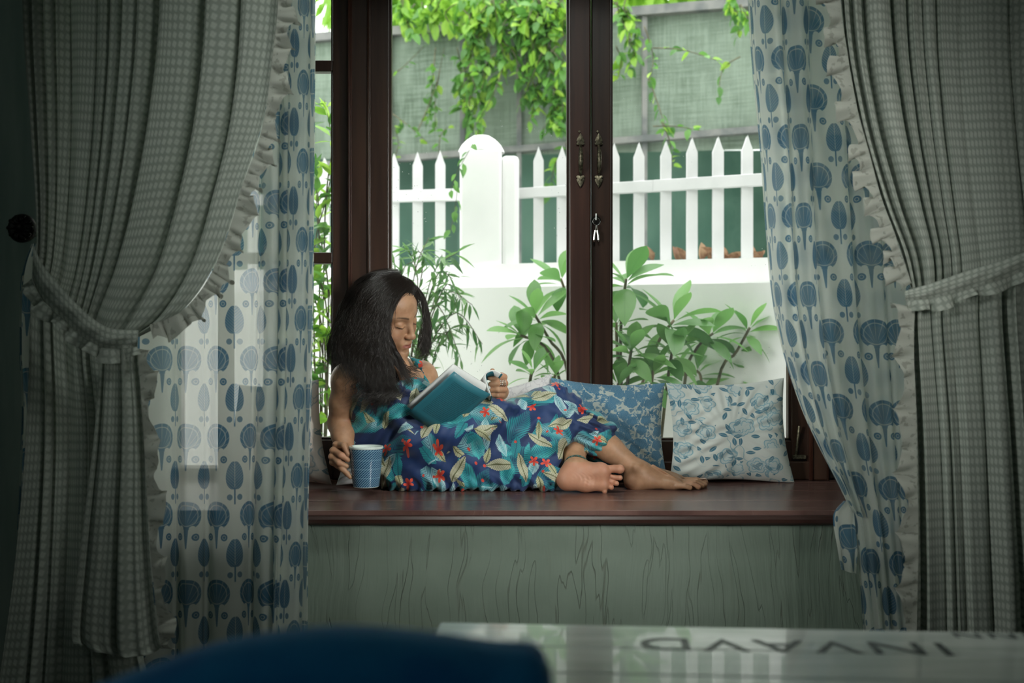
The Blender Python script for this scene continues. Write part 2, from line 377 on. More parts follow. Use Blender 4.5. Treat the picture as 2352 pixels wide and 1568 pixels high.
for (a, b, v0, v1) in ((440, 1060, 430, 455), (1185, 1500, 424, 447), (1500, 2030, 404, 428)):
    ya, yb_ = FY(a)-.012, FY(b)-.012
    if a == 440: za0, za1, zb0, zb1 = vz(v0, ya), vz(v1, ya), vz(v0+2, yb_), vz(v1+6, yb_)
    elif a == 1185: za0, za1, zb0, zb1 = vz(432, ya), vz(455, ya), vz(413, yb_), vz(440, yb_)
    else: za0, za1, zb0, zb1 = vz(413, ya), vz(440, ya), vz(380, yb_), vz(410, yb_)
    if a == 440: za0, za1 = vz(452, ya), vz(474, ya); zb0, zb1 = vz(432, yb_), vz(460, yb_)
    xa, xb = ux(a, ya), ux(b, yb_); t = .03
    vs = [(xa, ya, za1), (xb, yb_, zb1), (xb, yb_+t, zb1), (xa, ya+t, za1), (xa, ya, za0), (xb, yb_, zb0), (xb, yb_+t, zb0), (xa, ya+t, za0)]
    MB().add(vs, [(0, 1, 5, 4), (1, 2, 6, 5), (2, 3, 7, 6), (3, 0, 4, 7), (4, 5, 6, 7), (3, 2, 1, 0)]).build('rail', M_white, pf, bevel=.003)
gp = empty('gate_pillar', (ux(1115, 4.9), 4.9, -.3), 'thick white plastered pillar with a domed cap, standing in the picket fence', 'pillar')
Yp = 4.86; x0, x1 = ux(1056, Yp), ux(1152, Yp); dp = .21
MB().box((x0, Yp, -.3), (x1, Yp+dp, vz(340, Yp))).build('shaft', M_wwall, gp, bevel=.012)
cc = ((x0+x1)/2, Yp+dp/2, vz(342, Yp)); hw = (x1-x0)/2
pr = [(.98*hw*1.15, 0), (.98*hw*1.12, .012), (hw*.95, .035), (hw*.70, .058), (hw*.40, .076), (0.001, .082)]
MB().lathe(pr, cc, 28).build('cap', M_wwall, gp, smooth=True)
MB().box((x1-.002, Yp+.05, -.3), (ux(1192, Yp+.05), Yp+.19, vz(352, Yp))).build('side_buttress', M_wwall, gp, bevel=.02)
# shade-cloth screen behind
def cloth_f():
    x, y, z = xyz(objco())
    wv = sin(x*900)*.5+sin(z*900)*.5
    n = noise(comb(x*1.5, y, z*.8), 2.0, 5, .6); h = noise(comb(x*3, y, z*70), 1.5, 2); vv_ = noise(comb(x*70, y, z*3), 1.5, 2)
    c = mixc(step(n, .32, .62), (.08, .115, .08), (.175, .225, .175)); c = mixc(step(h+vv_, .85, 1.2)*.45, c, (.27, .34, .28))
    return c
M_cloth = material('sage_shade_cloth', cloth_f, .85)
M_cloth2 = material('dark_green_shade_cloth', noisy((.035, .10, .07), (.07, .15, .11), 3, 4), .85)
M_rail = material('weathered_grey_steel', noisy((.10, .11, .11), (.2, .2, .19), 8, 4), .7)
def SY(u): return 6.6-(u-895)/850*.75
def sz(u, v): return vz(v, SY(u))
def slant(u): return 78-(u-895)/805*66        # top rail height in the picture
sp = empty('shade_screen', (ux(1300, SY(1300)), SY(1300), 0), 'tall pale green shade-cloth screen on a grey frame behind the picket fence', 'screen')
us = [250, 480, 700, 895, 1062, 1192, 1480, 1780, 2100]
for a, b in zip(us[:-1], us[1:]):
    n = 9; vs = []; fsx = []
    for i in range(n):
        t = i/(n-1); u = a+(b-a)*t; Y = SY(u)+.012*math.sin(math.pi*t)+.02
        zt = sz(u, slant(u)); zb = sz(u, 360-(u-895)/805*18)
        for k in range(5): vs.append((ux(u, Y), Y+.01*math.sin(k*2.1+i), zb+(zt-zb)*k/4))
    MB().add(vs, [(i*5+k, (i+1)*5+k, (i+1)*5+k+1, i*5+k+1) for i in range(n-1) for k in range(4)]).build('cloth_panel', M_cloth, sp, smooth=True)
    Ya = SY((a+b)/2)+.35; MB().box((ux(a, Ya)-.03, Ya, -.3), (ux(b, Ya)+.03, Ya+.01, vz(345, Ya))).build('lower_panel', M_cloth2, sp)
for u in us:
    Y = SY(u); MB().box((ux(u, Y)-.014, Y-.02, -.3), (ux(u, Y)+.014, Y+.01, sz(u, slant(u)))).build('post', M_rail, sp)
for dv, hh in ((-14, .05), (276, .035)):
    a, b = us[0], us[-1]
    pa = [(ux(u, SY(u)), SY(u)-.03, sz(u, slant(u)+dv-(0 if dv < 0 else (u-895)*.0-6))) for u in (a, 895, 1300, b)]
    m = MB()
    for p, q in zip(pa[:-1], pa[1:]):
        vs = [(*p[:2], p[2]-hh), (*q[:2], q[2]-hh), (q[0], q[1]+.06, q[2]-hh), (p[0], p[1]+.06, p[2]-hh), p, q, (q[0], q[1]+.06, q[2]), (p[0], p[1]+.06, p[2])]
        m.add(vs, [(0, 1, 5, 4), (1, 2, 6, 5), (2, 3, 7, 6), (3, 0, 4, 7), (4, 5, 6, 7), (3, 2, 1, 0)])
    m.build('frame_rail', M_rail, sp)
# ---------------------------------------------------------------- leaves
def leafmat(name, c1, c2, tr=.45):
    def f():
        n = E.nt.nodes.new('ShaderNodeObjectInfo'); x, y, z = xyz(objco())
        r = E(n.outputs['Random'])
        return mixc(mn(step(absn(x), .0, .003)*.15+r*.9, 1.0), c1, c2)
    return material(name, f, .38, trans=tr)
M_plum = leafmat('broad_leaf_green', (.10, .27, .07), (.22, .46, .13), .38)
M_plum_d = leafmat('dark_broad_leaf', (.045, .16, .05), (.12, .30, .08), .3)
M_vine = leafmat('vine_leaf_green', (.045, .15, .03), (.16, .38, .07), .42)
M_vine_b = leafmat('bright_vine_leaf', (.17, .40, .04), (.42, .66, .09), .5)
M_bam = leafmat('narrow_leaf_green', (.05, .17, .05), (.20, .40, .12), .4)
M_stem = material('brown_green_stem', noisy((.06, .055, .03), (.13, .12, .07), 30, 3), .8)
M_twig = material('pale_twig', (.22, .17, .11), .8)
def leafmesh(name, L, W, mat, shape='ob', droop=.25, fold=.18, n=7):
    vs = []; 
    for i in range(n+1):
        t = i/n
        if shape == 'ob': w_ = (math.sin(math.pi*t**1.35)**.8 if 0 < t < 1 else 0)
        elif shape == 'ov': w_ = (math.sin(math.pi*t**.75)**.75 if 0 < t < 1 else 0)
        else: w_ = (math.sin(math.pi*t**.8)**1.1 if 0 < t < 1 else 0)
        hw_ = max(w_*W/2, .0006); yy = L*t; zz = -droop*L*t*t
        vs += [(-hw_, yy, zz+fold*hw_), (0, yy, zz), (hw_, yy, zz+fold*hw_)]
    fs = []
    for i in range(n):
        for k in (0, 1): fs.append((i*3+k, i*3+k+1, i*3+k+4, i*3+k+3))
    return mesh(name, vs, fs, mat, True)
def orient(pos, d, roll=0, s=1.0):             # matrix: leaf +Y along d
    d = Vector(d).normalized(); up = Vector((0, 0, 1))
    x = d.cross(up)
    x = Vector((1, 0, 0)) if x.length < 1e-3 else x.normalized()
    z = x.cross(d); R = Matrix((x, d, z)).transposed()
    return Matrix.Translation(Vector(pos)) @ R.to_4x4() @ Matrix.Rotation(roll, 4, 'Y') @ Matrix.Scale(s, 4)
L_pl = [leafmesh('leaf', .17, .066, M_plum, 'ob', d_, .2, 8) for d_ in (.1, .3, .55)]+[leafmesh('leaf', .17, .066, M_plum_d, 'ob', .5, .2, 8)]
L_vn = [leafmesh('leaf', .075, .042, M_vine, 'ov', .25, .2, 4), leafmesh('leaf', .075, .045, M_vine_b, 'ov', .2, .2, 4)]
L_bm = [leafmesh('leaf', .075, .015, M_bam, 'la', .25, .2, 4), leafmesh('leaf', .06, .013, M_bam, 'la', .1, .2, 4)]
L_bs = [leafmesh('leaf', .07, .03, M_vine_b, 'ov', .25, .2, 4), leafmesh('leaf', .06, .026, M_vine, 'ov', .25, .2, 4)]
R_ = random.Random(11)
def stem(parent, pts, r0, r1, mat=M_stem, name='stem', n=14):
    p = catmull(pts, n); MB().tube([tuple(q) for q in p], list(np.linspace(r0, r1, n)), 7).build(name, mat, parent, smooth=True); return p
def rosette(parent, tip, n, s, axis=(0, 0, 1), low=-.6, high=.9, lm=None):
    for i in range(n):
        a = 2.4*i+R_.uniform(-.3, .3); e = low+(high-low)*(i+.5)/n+R_.uniform(-.12, .12)
        d = Vector((math.cos(a)*math.cos(e), math.sin(a)*math.cos(e), math.sin(e)))+Vector(axis)*.25
        me = lm[R_.randrange(len(lm))] if lm else (L_pl[0] if e > .5 else L_pl[1] if e > 0 else L_pl[R_.choice((2, 3, 2))])
        off = Vector(axis)*(-.05*(1-(i+.5)/n))
        link('leaf', me, parent, orient(Vector(tip)+off+d*.008, d, R_.uniform(-.5, .5), s*R_.uniform(.75, 1.12)))
def plant(name, label, stems, Y, s, n=12, group=None, lm=None, cat='plant'):
    b = stems[0][0]; e = empty(name, (P(b[0], b[1], Y)[0], Y, -.3), label, cat, group)
    for k, st_ in enumerate(stems):
        pts = [P(u, v, Y+dy) for (u, v, dy) in st_]
        stem(e, pts, .007, .0055, M_stem if k % 2 == 0 else M_twig)
        d = (Vector(pts[-1])-Vector(pts[-2])).normalized()
        rosette(e, pts[-1], n, s, d, lm=lm)
    return e
plant('broadleaf_shrub', 'tall broad-leaved shrub just right of the middle window stile, with long drooping leaves', [[(1440, 1180, .1), (1425, 800, .05), (1438, 640, 0)], [(1450, 1180, .1), (1460, 950, .05), (1505, 800, 0), (1548, 735, 0)]], 4.15, 1.25, 12, cat='shrub')
plant('broadleaf_shrub', 'lower bushy broad-leaved shrub seen above the blue patterned cushion', [[(1430, 1180, 0), (1440, 900, 0), (1450, 800, 0)], [(1470, 1180, 0), (1490, 950, .0), (1500, 850, 0)], [(1500, 1180, .1), (1530, 900, .1), (1545, 800, .1)], [(1440, 1180, .1), (1420, 850, .1), (1415, 740, .1)], [(1410, 1180, 0), (1415, 1000, .0), (1420, 880, 0)]], 4.0, .78, 14, cat='shrub')
plant('broadleaf_shrub', 'broad-leaved shrub with dark curved stem, above the right cushion', [[(1560, 1180, 0), (1572, 880, 0), (1600, 800, 0), (1638, 765, 0)], [(1580, 1180, 0), (1610, 900, .1), (1600, 850, .1)]], 4.25, .95, 12, cat='shrub')
plant('broadleaf_shrub', 'slender broad-leaved shrub with pale leaning stem, nearest the right curtain', [[(1600, 1180, 0), (1650, 870, 0), (1690, 810, 0), (1722, 752, 0)], [(1620, 1180, .1), (1690, 950, .1), (1700, 850, .1)]], 4.3, .78, 11, cat='shrub')
plant('broadleaf_shrub', 'broad-leaved shrub left of the middle window stile, with long dark leaning stems', [[(1340, 1180, .1), (1305, 860, .1), (1262, 780, .05), (1228, 722, 0)], [(1350, 1180, .2), (1335, 760, .2), (1310, 700, .2), (1288, 640, .15)], [(1320, 1180, .1), (1290, 900, .1), (1255, 800, .05), (1195, 770, 0)]], 4.25, .95, 12, cat='shrub')
plant('broadleaf_shrub', 'low leafy shrub behind the white cushion', [[(1200, 1180, 0), (1215, 900, 0), (1225, 850, 0)], [(1250, 1180, 0), (1265, 920, .0), (1275, 860, 0)]], 4.05, .6, 13, cat='shrub')
# narrow-leaved bush behind her head
def spray(e, pts, lm, n, spread, s=1.0, r=(.004, .0012), mat=M_stem, both=True):
    p = stem(e, pts, r[0], r[1], mat, 'branch', 18); c = 0
    for k in range(n):
        t = (k+.5)/n; i = 3+t*(len(p)-4.01); a = int(i); q = Vector(p[a])*(1-(i-a))+Vector(p[a+1])*(i-a)
        ax = (Vector(p[a+1])-Vector(p[a])).normalized()
        side = Vector((R_.uniform(-1, 1), R_.uniform(-.8, .8), R_.uniform(-1, .5)))
        d = ax*R_.uniform(.2, .9)+side*spread
        link('leaf', lm[R_.randrange(len(lm))], e, orient(q+d*.004, d, R_.uniform(-.8, .8), s*R_.uniform(.7, 1.15)))
bb = empty('willowy_bush', (P(960, 1180, 4.3)[0], 4.3, -.3), 'airy bush of narrow willow-like leaves behind the woman\'s head', 'shrub')
for (a, b, c) in [((930, 880), (950, 640), (985, 545)), ((940, 880), (960, 650), (930, 560)), ((950, 880), (990, 640), (1050, 580)), ((960, 880), (1020, 680), (1085, 700)), ((960, 880), (1040, 720), (1108, 790)), ((950, 880), (1000, 740), (1040, 800)), ((930, 880), (910, 660), (905, 590)), ((960, 860), (1010, 640), (1015, 585)), ((960, 880), (1000, 700), (1060, 830)), ((940, 860), (980, 700), (1020, 660)), ((990, 860), (1030, 760), (1075, 745)), ((900, 860), (920, 640), (950, 600)), ((930, 860), (970, 620), (960, 575)), ((950, 860), (1000, 640), (1040, 640)), ((960, 860), (1020, 660), (1060, 690)), ((960, 860), (1000, 780), (1030, 760))]:
    spray(bb, [P(a[0], a[1]+300, 4.35), P(*a, 4.35), P(*b, 4.3+R_.uniform(-.1, .1)), P(*c, 4.25+R_.uniform(-.1, .1))], L_bm, 27, .8, 1.15)
# bushes outside the left window
for (x0_, lab, Yb) in ((737, 'dense bright bush outside the narrow left window', 4.3),):
    lb = empty('leafy_bush', (P(x0_, 1180, Yb)[0], Yb, -.3), lab, 'shrub')
    for k in range(11):
        uu = x0_+R_.uniform(-34, 34); v_ = 260+k*58
        spray(lb, [P(x0_, 1180, Yb+.1), P(x0_+R_.uniform(-20, 20), v_+260, Yb), P(uu, v_+80, Yb), P(uu+R_.uniform(-30, 30), v_-30, Yb-.05)], L_bs, 26, .95, 1.15)
# vine on the screen
def vine(label, strands, parts=290, Yo=-.15, lm=None, dens=1.0, s=1.0):
    a = strands[0][0]; e = empty('climbing_vine', (P(a[0], a[1], SY(a[0]))[0], SY(a[0])-.1, 0), label, 'vine')
    tot = sum(st_[-1] for st_ in strands); 
    for st_ in strands:
        pts = [P(u, v, SY(u)+Yo+R_.uniform(-.1, .05)) for (u, v) in st_[:-1]]
        spray(e, pts, lm or [L_vn[0], L_vn[0], L_vn[1]], st_[-1], 1.1, s, (.004, .0015))
    return e
def bunch(cx, cy, rx, ry, n, ln=70, k=15):
    out = []
    for i in range(n):
        u = cx+R_.uniform(-rx, rx); v = cy+R_.uniform(-ry, ry)
        out.append([(u-R_.uniform(-30, 30), v-ln), (u+R_.uniform(-12, 12), v-ln*.4), (u+R_.uniform(-30, 30), v+ln*.4), k])
    return out
vine('thick vine spilling over the middle of the screen above the fence pillar', bunch(1130, 110, 60, 50, 9)+bunch(1090, 200, 35, 40, 5)+bunch(1100, 260, 25, 30, 2)+bunch(1200, 120, 60, 60, 9)+bunch(1160, 60, 90, 30, 7)+bunch(1120, 170, 45, 45, 4)+[[(1180, 60), (1140, 200), (1085, 300), 22]], s=1.0)
vine('vine hanging beside the middle window stile, reaching the pickets', bunch(1265, 120, 35, 60, 9)+bunch(1270, 230, 30, 50, 6)+bunch(1280, 300, 20, 30, 2)+bunch(1285, 400, 15, 40, 2)+[[(1240, 60), (1210, 180), (1230, 250), 24], [(1260, 80), (1225, 170), (1195, 240), 20]], s=1.0)
vine('bright vine mounded along the top of the screen, left part', bunch(960, 35, 70, 25, 8, 50)+bunch(1080, 40, 60, 30, 6, 50), lm=[L_vn[1], L_vn[1], L_vn[0]], s=1.1)
vine('bright vine along the top of the screen above the fence pillar', bunch(1200, 35, 70, 25, 7, 50)+bunch(1280, 50, 30, 30, 4, 50), lm=[L_vn[1], L_vn[0]], s=1.1)
vine('small clump of dark vine leaves on the left of the screen', [[(1000, 110), (992, 200), (985, 275), 30], [(1010, 160), (1000, 230), (1000, 300), 14]], s=.75)
vine('sparse vine twigs low on the screen above the left pickets', [[(900, 260), (940, 290), (985, 330), 8], [(1010, 400), (1010, 320), (1030, 290), 8], [(900, 380), (915, 330), (905, 290), 10], [(905, 170), (930, 150), (975, 105), 5], [(960, 300), (1000, 200), (1020, 110), 3]], s=.7)
vine('trailing vine strand falling across the right picket tops', [[(1480, 60), (1500, 130), (1490, 190), 12], [(1490, 180), (1515, 250), (1530, 300), 9], [(1520, 280), (1540, 330), (1545, 385), 12], [(1500, 290), (1550, 290), (1610, 300), 8], [(1500, 110), (1570, 115), (1650, 140), 9]], s=.75, Yo=-.5)
vine('leafy vine in the upper corner of the right window pane beside the stile', bunch(1430, 60, 25, 30, 4, 50)+bunch(1440, 140, 30, 30, 3, 50, 10), s=.9)
vine('vine tuft at the top of the screen beside the right curtain', bunch(1690, 20, 25, 10, 2, 40, 14)+bunch(1715, 75, 10, 30, 2, 50, 10)+[[(1700, 130), (1660, 160), (1650, 230), 5]], lm=[L_vn[1], L_vn[0]], s=.8)
fv = empty('climbing_vine', (P(1075, 420, 4.8)[0], 4.75, .3), 'wispy vine with a few leaves hanging in front of the fence pillar', 'vine')
for pts, k in (([P(1100, 300, 4.7), P(1075, 350, 4.72), P(1050, 395, 4.75), P(1035, 440, 4.75)], 9), ([P(1050, 440, 4.75), P(1045, 480, 4.75), P(1035, 530, 4.75)], 6)): spray(fv, pts, [L_vn[0]], k, .9, .65, (.0015, .001))
# trees beyond the screen: each bright crown one thing, leaves as one stuff mesh
def crown(u, v, Y, r, n, label, s=1.0):
    c = Vector(P(u, v, Y)); e = empty('garden_tree', (c.x, c.y, -.3), label, 'tree')
    MB().tube([(c.x, c.y, -.3), (c.x+.05, c.y, c.z*.6), (c.x, c.y, c.z)], [.06, .05, .02], 8).build('trunk', M_stem, e, smooth=True)
    vs = []; fs = []
    for i in range(n):
        d = Vector((R_.gauss(0, 1), R_.gauss(0, 1), R_.gauss(0, 1))).normalized()*r*R_.uniform(.55, 1)
        M = orient(c+d, d+Vector((0, 0, -.4)), R_.uniform(-1, 1), s); k = len(vs)
        for (x, y, z) in ((-.03, .06, 0), (0, 0, 0), (.03, .06, 0), (0, .13, -.02)): vs.append(M @ Vector((x, y, z)))
        fs.append((k, k+1, k+2, k+3))
    link('foliage', mesh('foliage', vs, fs, M_vine_b if u != 1190 else M_vine), e, kind='stuff')
crown(930, -60, 7.6, .62, 2200, 'bright tree crown above the left end of the screen')
crown(1190, -120, 8.9, .75, 2200, 'green tree crown above the middle of the screen')
crown(1480, -120, 7.6, .62, 2000, 'bright tree crown above the right part of the screen')
crown(1800, -120, 7.2, .6, 1800, 'tree crown above the screen behind the right curtains')
# dry leaves on the wall
M_dry = material('dry_leaf_brown', noisy((.22, .10, .05), (.45, .28, .16), 20, 3), .7, trans=.2)
L_dry = [leafmesh('dry_leaf', .085, .05, M_dry, 'ov', c_, 1.1, 5) for c_ in (.3, -.5, .8)]
where = [(1478, 590, 'flat dry leaf on the wall between the second and third right pickets'), (1500, 582, 'single curled dry leaf left of the third right picket'), (1556, 597, 'small dry leaf left of the fourth right picket'), (1568, 590, 'dry leaf leaning on the fourth right picket'), (1612, 585, 'pale brown cupped dry leaf, first of the heap between pickets'), (1626, 572, 'large cupped dry leaf standing highest in the heap'), (1640, 590, 'dark dry leaf at the right side of the heap'), (1672, 580, 'upright dry leaf left of the last full picket gap'), (1685, 590, 'dry leaf lying low in the right picket gap'), (1698, 594, 'dark curled leaf against the right picket'), (1735, 592, 'dry leaf at the foot of the last picket'), (1745, 578, 'orange brown dry leaf standing beside the right curtain'), (1752, 590, 'orange dry leaf nearest the right curtain')]
for i, (u, v, lb) in enumerate(where):
    Y = FY(u)+.10; z = max(vz(v+12, Y), zl+.003)
    link('dry_leaf', L_dry[i % 3], None, orient((ux(u, Y), Y, zl+.012), (R_.uniform(-1, 1), R_.uniform(-.4, .2), R_.uniform(.2, 1.1)), R_.uniform(-1, 1), R_.uniform(.8, 1.1)), label=lb, cat='leaf', group='dry leaves lying on the garden wall')
# ---------------------------------------------------------------- curtain cloths
def motif_f():
    U, V, _z = xyz(attr('cuv'))
    cw, ch = .102, .196
    def lattice(ou, ov):
        a = U/cw+ou; b = V/ch+ov
        return (a-floor(a)-.5)*cw, (b-floor(b)-.5)*ch
    def fan(x, y):
        y = y-.022; r = sqrt(x*x*.95+y*y); th = atan2(x, y+.030)
        body = 1-step(r, .0345, .0365)
        lines = step(absn(sin(th*11)), .08, .30); ring = 1-(step(r, .024, .0255)-step(r, .0265, .028))*.5
        notch = step(sqrt((absn(x)-.014)*(absn(x)-.014)+(y+.033)*(y+.033)), .006, .008)
        stem_ = (1-step(absn(x)-(y+.092)*.09, .0, .0015))*(1-step(absn(y+.055), .026, .030))
        bx = absn(x)-.021; by = y+.055; rr = sqrt(bx*bx+by*by); bd = (1-step(rr, .0085, .010))*(1-(step(rr, .003, .004)-step(rr, .0045, .0055))*.6)
        return mx(mx(body*notch*(lines*.35+.65)*ring, stem_*.95), bd)
    def leaf(x, y):
        y = y-.022; t = (y+.034)/.074; wd = sqrt(mx(mn(t*(1-t)*4, 1.0), 0.0))*.025*(1.15-t*.35)
        body = (1-step(absn(x)-wd, -.001, .001))*step(t, .0, .05)*(1-step(t, .95, 1.0))
        lines = step(absn(sin((y-absn(x)*.9)*420)), .1, .4); mid = step(absn(x), .0006, .0018)
        stem_ = (1-step(absn(x), .0015, .003))*(1-step(absn(y+.048), .02, .024))
        bx = absn(x)-.014; by = y+.052; rr = sqrt(bx*bx+by*by); bd = 1-step(rr, .007, .0085)
        return mx(mx(body*(lines*.35+.65)*(mid*.4+.6), stem_), bd*.9)
    m1 = fan(*lattice(0, 0)); m2 = leaf(*lattice(.5, .5))
    n = noise(comb(U*1.0, V), 9, 3)
    return mixc(mn(mx(m1, m2)*(n*.35+.75), 1.0), (.84, .87, .80), (.07, .21, .34))
M_sheer = material('blue_block_printed_sheer', motif_f, .8, trans=.78, transp=.16)
def lace_f():
    U, V, _z = xyz(attr('cuv')); p = .0215
    a = U/p; b = V/p+floor(a)*.5*0.0; x = a-floor(a)-.5; y = b-floor(b)-.5; r = sqrt(x*x+y*y)
    sq = 1-step(r+sin(atan2(x, y)*4)*.035, .22, .50); fl = step(r, .02, .10)*.4+.6
    holes = 1-step(absn(r-.26), .03, .07)
    n = noise(comb(U, V), 260, 2)
    return [mixc(mn(sq*(fl*.5+.5)*(n*.7+.5), 1.0), (.33, .36, .31), (.54, .58, .51)), sq+n*.3, .4, .001]
M_lace = material('cream_dotted_lace_cotton', lace_f, .9, trans=.22)
def ruf_f():
    U, V, _z = xyz(attr('cuv')); n = noise(comb(U, V), 55, 3); h = step(n, .56, .62)
    return [mixc(h*.6, (.46, .47, .41), (.22, .22, .18)), n, .5, .002]
M_ruffle = material('cream_eyelet_ruffle_cotton', ruf_f, .9, trans=.3)
def cubic_grid(rows, nr, nc):
    g = np.array(rows, float)                  # nrows x nknots x 2
    a = np.stack([catmull(g[i], nc) for i in range(len(g))])      # nrows x nc x 2
    return np.stack([catmull(a[:, j], nr) for j in range(nc)], 1)  # nr x nc x 2
def curtain(name, rows, Y0, amp, folds, cloth_w, mat, nr=160, nc=260, parent=None, kind=None, seed=0, ampt=None, vshift=0, sharp=.35, ridge=False, warp=1.0, **kw):
    G = cubic_grid(rows, nr, nc)
    s = np.linspace(0, 1, nc)[None, :]; t = np.linspace(0, 1, nr)[:, None]
    r = np.random.default_rng(seed)
    ph = folds*2*np.pi*(1-(1-s)**warp+.03*np.sin(5.1*s*np.pi+seed)+.015*np.sin(3*t+9*s))
    A = amp*(ampt(t) if ampt else 1.0)*(.75+.4*np.sin(7.3*s+seed*1.7))
    y = (np.sin(ph)+sharp*np.sin(2*ph+1.1+seed)+.18*np.sin(3.3*ph+2*t)) if not ridge else 1.0-2.1*np.abs(np.sin(ph/2+.35*np.sin(ph*.37+seed)))**.62+.16*np.sin(1.7*ph+2*t)
    Y = Y0+A*y
    # pleats also sway sideways so their flanks overlap a little
    wpx = (G[:, -1, 0]-G[:, 0, 0])[:, None]
    du = wpx/folds*.16*np.cos(ph)*np.clip(A/(amp+1e-9), 0, 1.2)*np.clip(s*(1-s)*30, 0, 1)
    pts = PV(G[..., 0]+du, G[..., 1], Y0)
    pts[..., 1] = Y                            # keep the drape's real width; folds only move in depth
    d = np.diff(pts, axis=0); Vc = np.concatenate([np.zeros((1, nc)), np.cumsum(np.linalg.norm(d, axis=-1), 0)], 0)
    Ux = np.broadcast_to(s*cloth_w, (nr, nc))
    uv = np.stack([Ux, -pts[..., 2]*0-Vc.mean(1, keepdims=True)+0*Ux+vshift, 0*Ux], -1)
    me = mesh(name, pts.reshape(-1, 3), gridfaces(nr, nc), mat, True, attrs={'cuv': uv.reshape(-1, 3)})
    return link(name, me, parent, **kw)
def ruffle(name, path, Y0, width, side, parent, n=260, freq=26, seed=0, mat=None, amp=.012, jit=.35):
    p = catmull(path, n); t = np.linspace(0, 1, n)
    d = np.gradient(p, axis=0); d /= np.linalg.norm(d, axis=1, keepdims=True)
    nrm = np.stack([d[:, 1], -d[:, 0]], 1)*side
    m = 9; r = np.random.default_rng(seed)
    ph = freq*2*np.pi*(t+.012*np.sin(23*t+seed)+.006*np.sin(57*t))
    wv = width*(1+jit*np.sin(ph*.5+seed)+.15*np.sin(ph*.23))
    pts = np.zeros((n, m, 3)); uv = np.zeros((n, m, 3)); L = np.concatenate([[0], np.cumsum(np.linalg.norm(np.diff(p, axis=0), axis=1))])
    for j in range(m):
        f = j/(m-1)
        q = p+nrm*(wv*f)[:, None]+d*(width*.28*f*np.cos(ph))[:, None]
        Y = Y0-.004+amp*f*(np.sin(ph)+.4*np.sin(2.3*ph+1))
        pp = PV(q[:, 0], q[:, 1], Y0); pp[:, 1] = Y; pts[:, j] = pp
        uv[:, j] = np.stack([L*Y0/F*1.6, np.full(n, f*.04), L*0], 1)
    return link(name, mesh(name, pts.reshape(-1, 3), gridfaces(n, m), mat or M_ruffle, True, attrs={'cuv': uv.reshape(-1, 3)}), parent)
# sheers
sl = empty('sheer_curtain', P(520, 784, 2.75), 'left sheer white curtain block-printed with blue fan and leaf motifs, hanging straight', 'curtain')
kn = [250, 350, 440, 530, 620, 668, 718]
def row(v, sh=0): return [(x+sh*(x > 600), v) for x in kn]
curtain('cloth', [row(-520, 8), row(0, 5), row(400, 2), row(800, -2), row(1172, -12), row(1450, -14), row(1625, -14)], 2.745, .020, 5.6, .80, M_sheer, 200, 420, sl, seed=1, vshift=.03)
sl2 = curtain('return_edge', [[(655, -520), (690, -520), (728, -520)], [(655, 0), (690, 0), (725, 0)], [(650, 600), (685, 600), (720, 600)], [(640, 1172), (672, 1172), (708, 1172)], [(615, 1625), (660, 1625), (706, 1625)]], 2.715, .012, 1.6, .26, M_sheer, 160, 90, sl, seed=4, vshift=.11)
curtain('outer_edge', [[(72, 560), (82, 560), (92, 560)], [(48, 640), (66, 640), (92, 640)], [(44, 800), (62, 800), (90, 800)], [(48, 1000), (64, 1000), (88, 1000)], [(20, 1625), (40, 1625), (66, 1625)]], 2.68, .006, 1.3, .09, M_sheer, 100, 40, sl, seed=14, vshift=.07)
curtain('inner_layer', [[(600, -520), (660, -520), (722, -520)], [(600, 0), (660, 0), (718, 0)], [(605, 800), (655, 800), (708, 800)], [(590, 1172), (640, 1172), (698, 1172)], [(590, 1625), (640, 1625), (696, 1625)]], 2.785, .012, 2.3, .24, M_sheer, 120, 100, sl, seed=21, vshift=.02)
sr = empty('sheer_curtain', P(1950, 784, 2.75), 'right sheer white curtain with blue fan motifs, swept aside toward the lace curtain', 'curtain')
R1 = [[(1714, -520), (1830, -520), (1960, -520), (2090, -520), (2250, -520)], [(1718, 0), (1830, 0), (1950, 0), (2080, 0), (2250, 0)], [(1746, 350), (1850, 350), (1965, 350), (2090, 350), (2250, 350)],
      [(1776, 700), (1880, 700), (1985, 700), (2100, 700), (2250, 700)], [(1838, 930), (1915, 940), (2010, 960), (2110, 960), (2250, 960)], [(1930, 1120), (1965, 1130), (2030, 1140), (2120, 1140), (2250, 1140)],
      [(1962, 1210), (1985, 1210), (2040, 1220), (2120, 1220), (2250, 1220)], [(1982, 1440), (2010, 1440), (2060, 1440), (2130, 1440), (2250, 1440)], [(1985, 1625), (2020, 1625), (2065, 1625), (2130, 1625), (2250, 1625)]]
curtain('cloth', R1, 2.745, .020, 5.2, .84, M_sheer, 220, 380, sr, seed=3, vshift=.16)
R2 = [[(1716, -520), (1790, -520), (1860, -520)], [(1722, 0), (1790, 0), (1858, 0)], [(1750, 350), (1810, 350), (1868, 350)], [(1780, 700), (1830, 700), (1885, 700)], [(1842, 935), (1880, 960), (1925, 960)], [(1932, 1125), (1950, 1140), (1975, 1150)], [(1956, 1170), (1965, 1180), (1985, 1190)]]
curtain('front_fold', R2, 2.712, .013, 2.2, .34, M_sheer, 180, 120, sr, seed=6, vshift=.05)
R3 = [[(max(a[0][0]+44, 1760), a[0][1]), (1900+(a[0][0]-1718)*.45, a[0][1]), (2060+(a[0][0]-1718)*.2, a[0][1]), (2250, a[0][1])] for a in R1]
curtain('inner_layer', R3, 2.785, .014, 5.2, .72, M_sheer, 160, 240, sr, seed=17, vshift=.10)
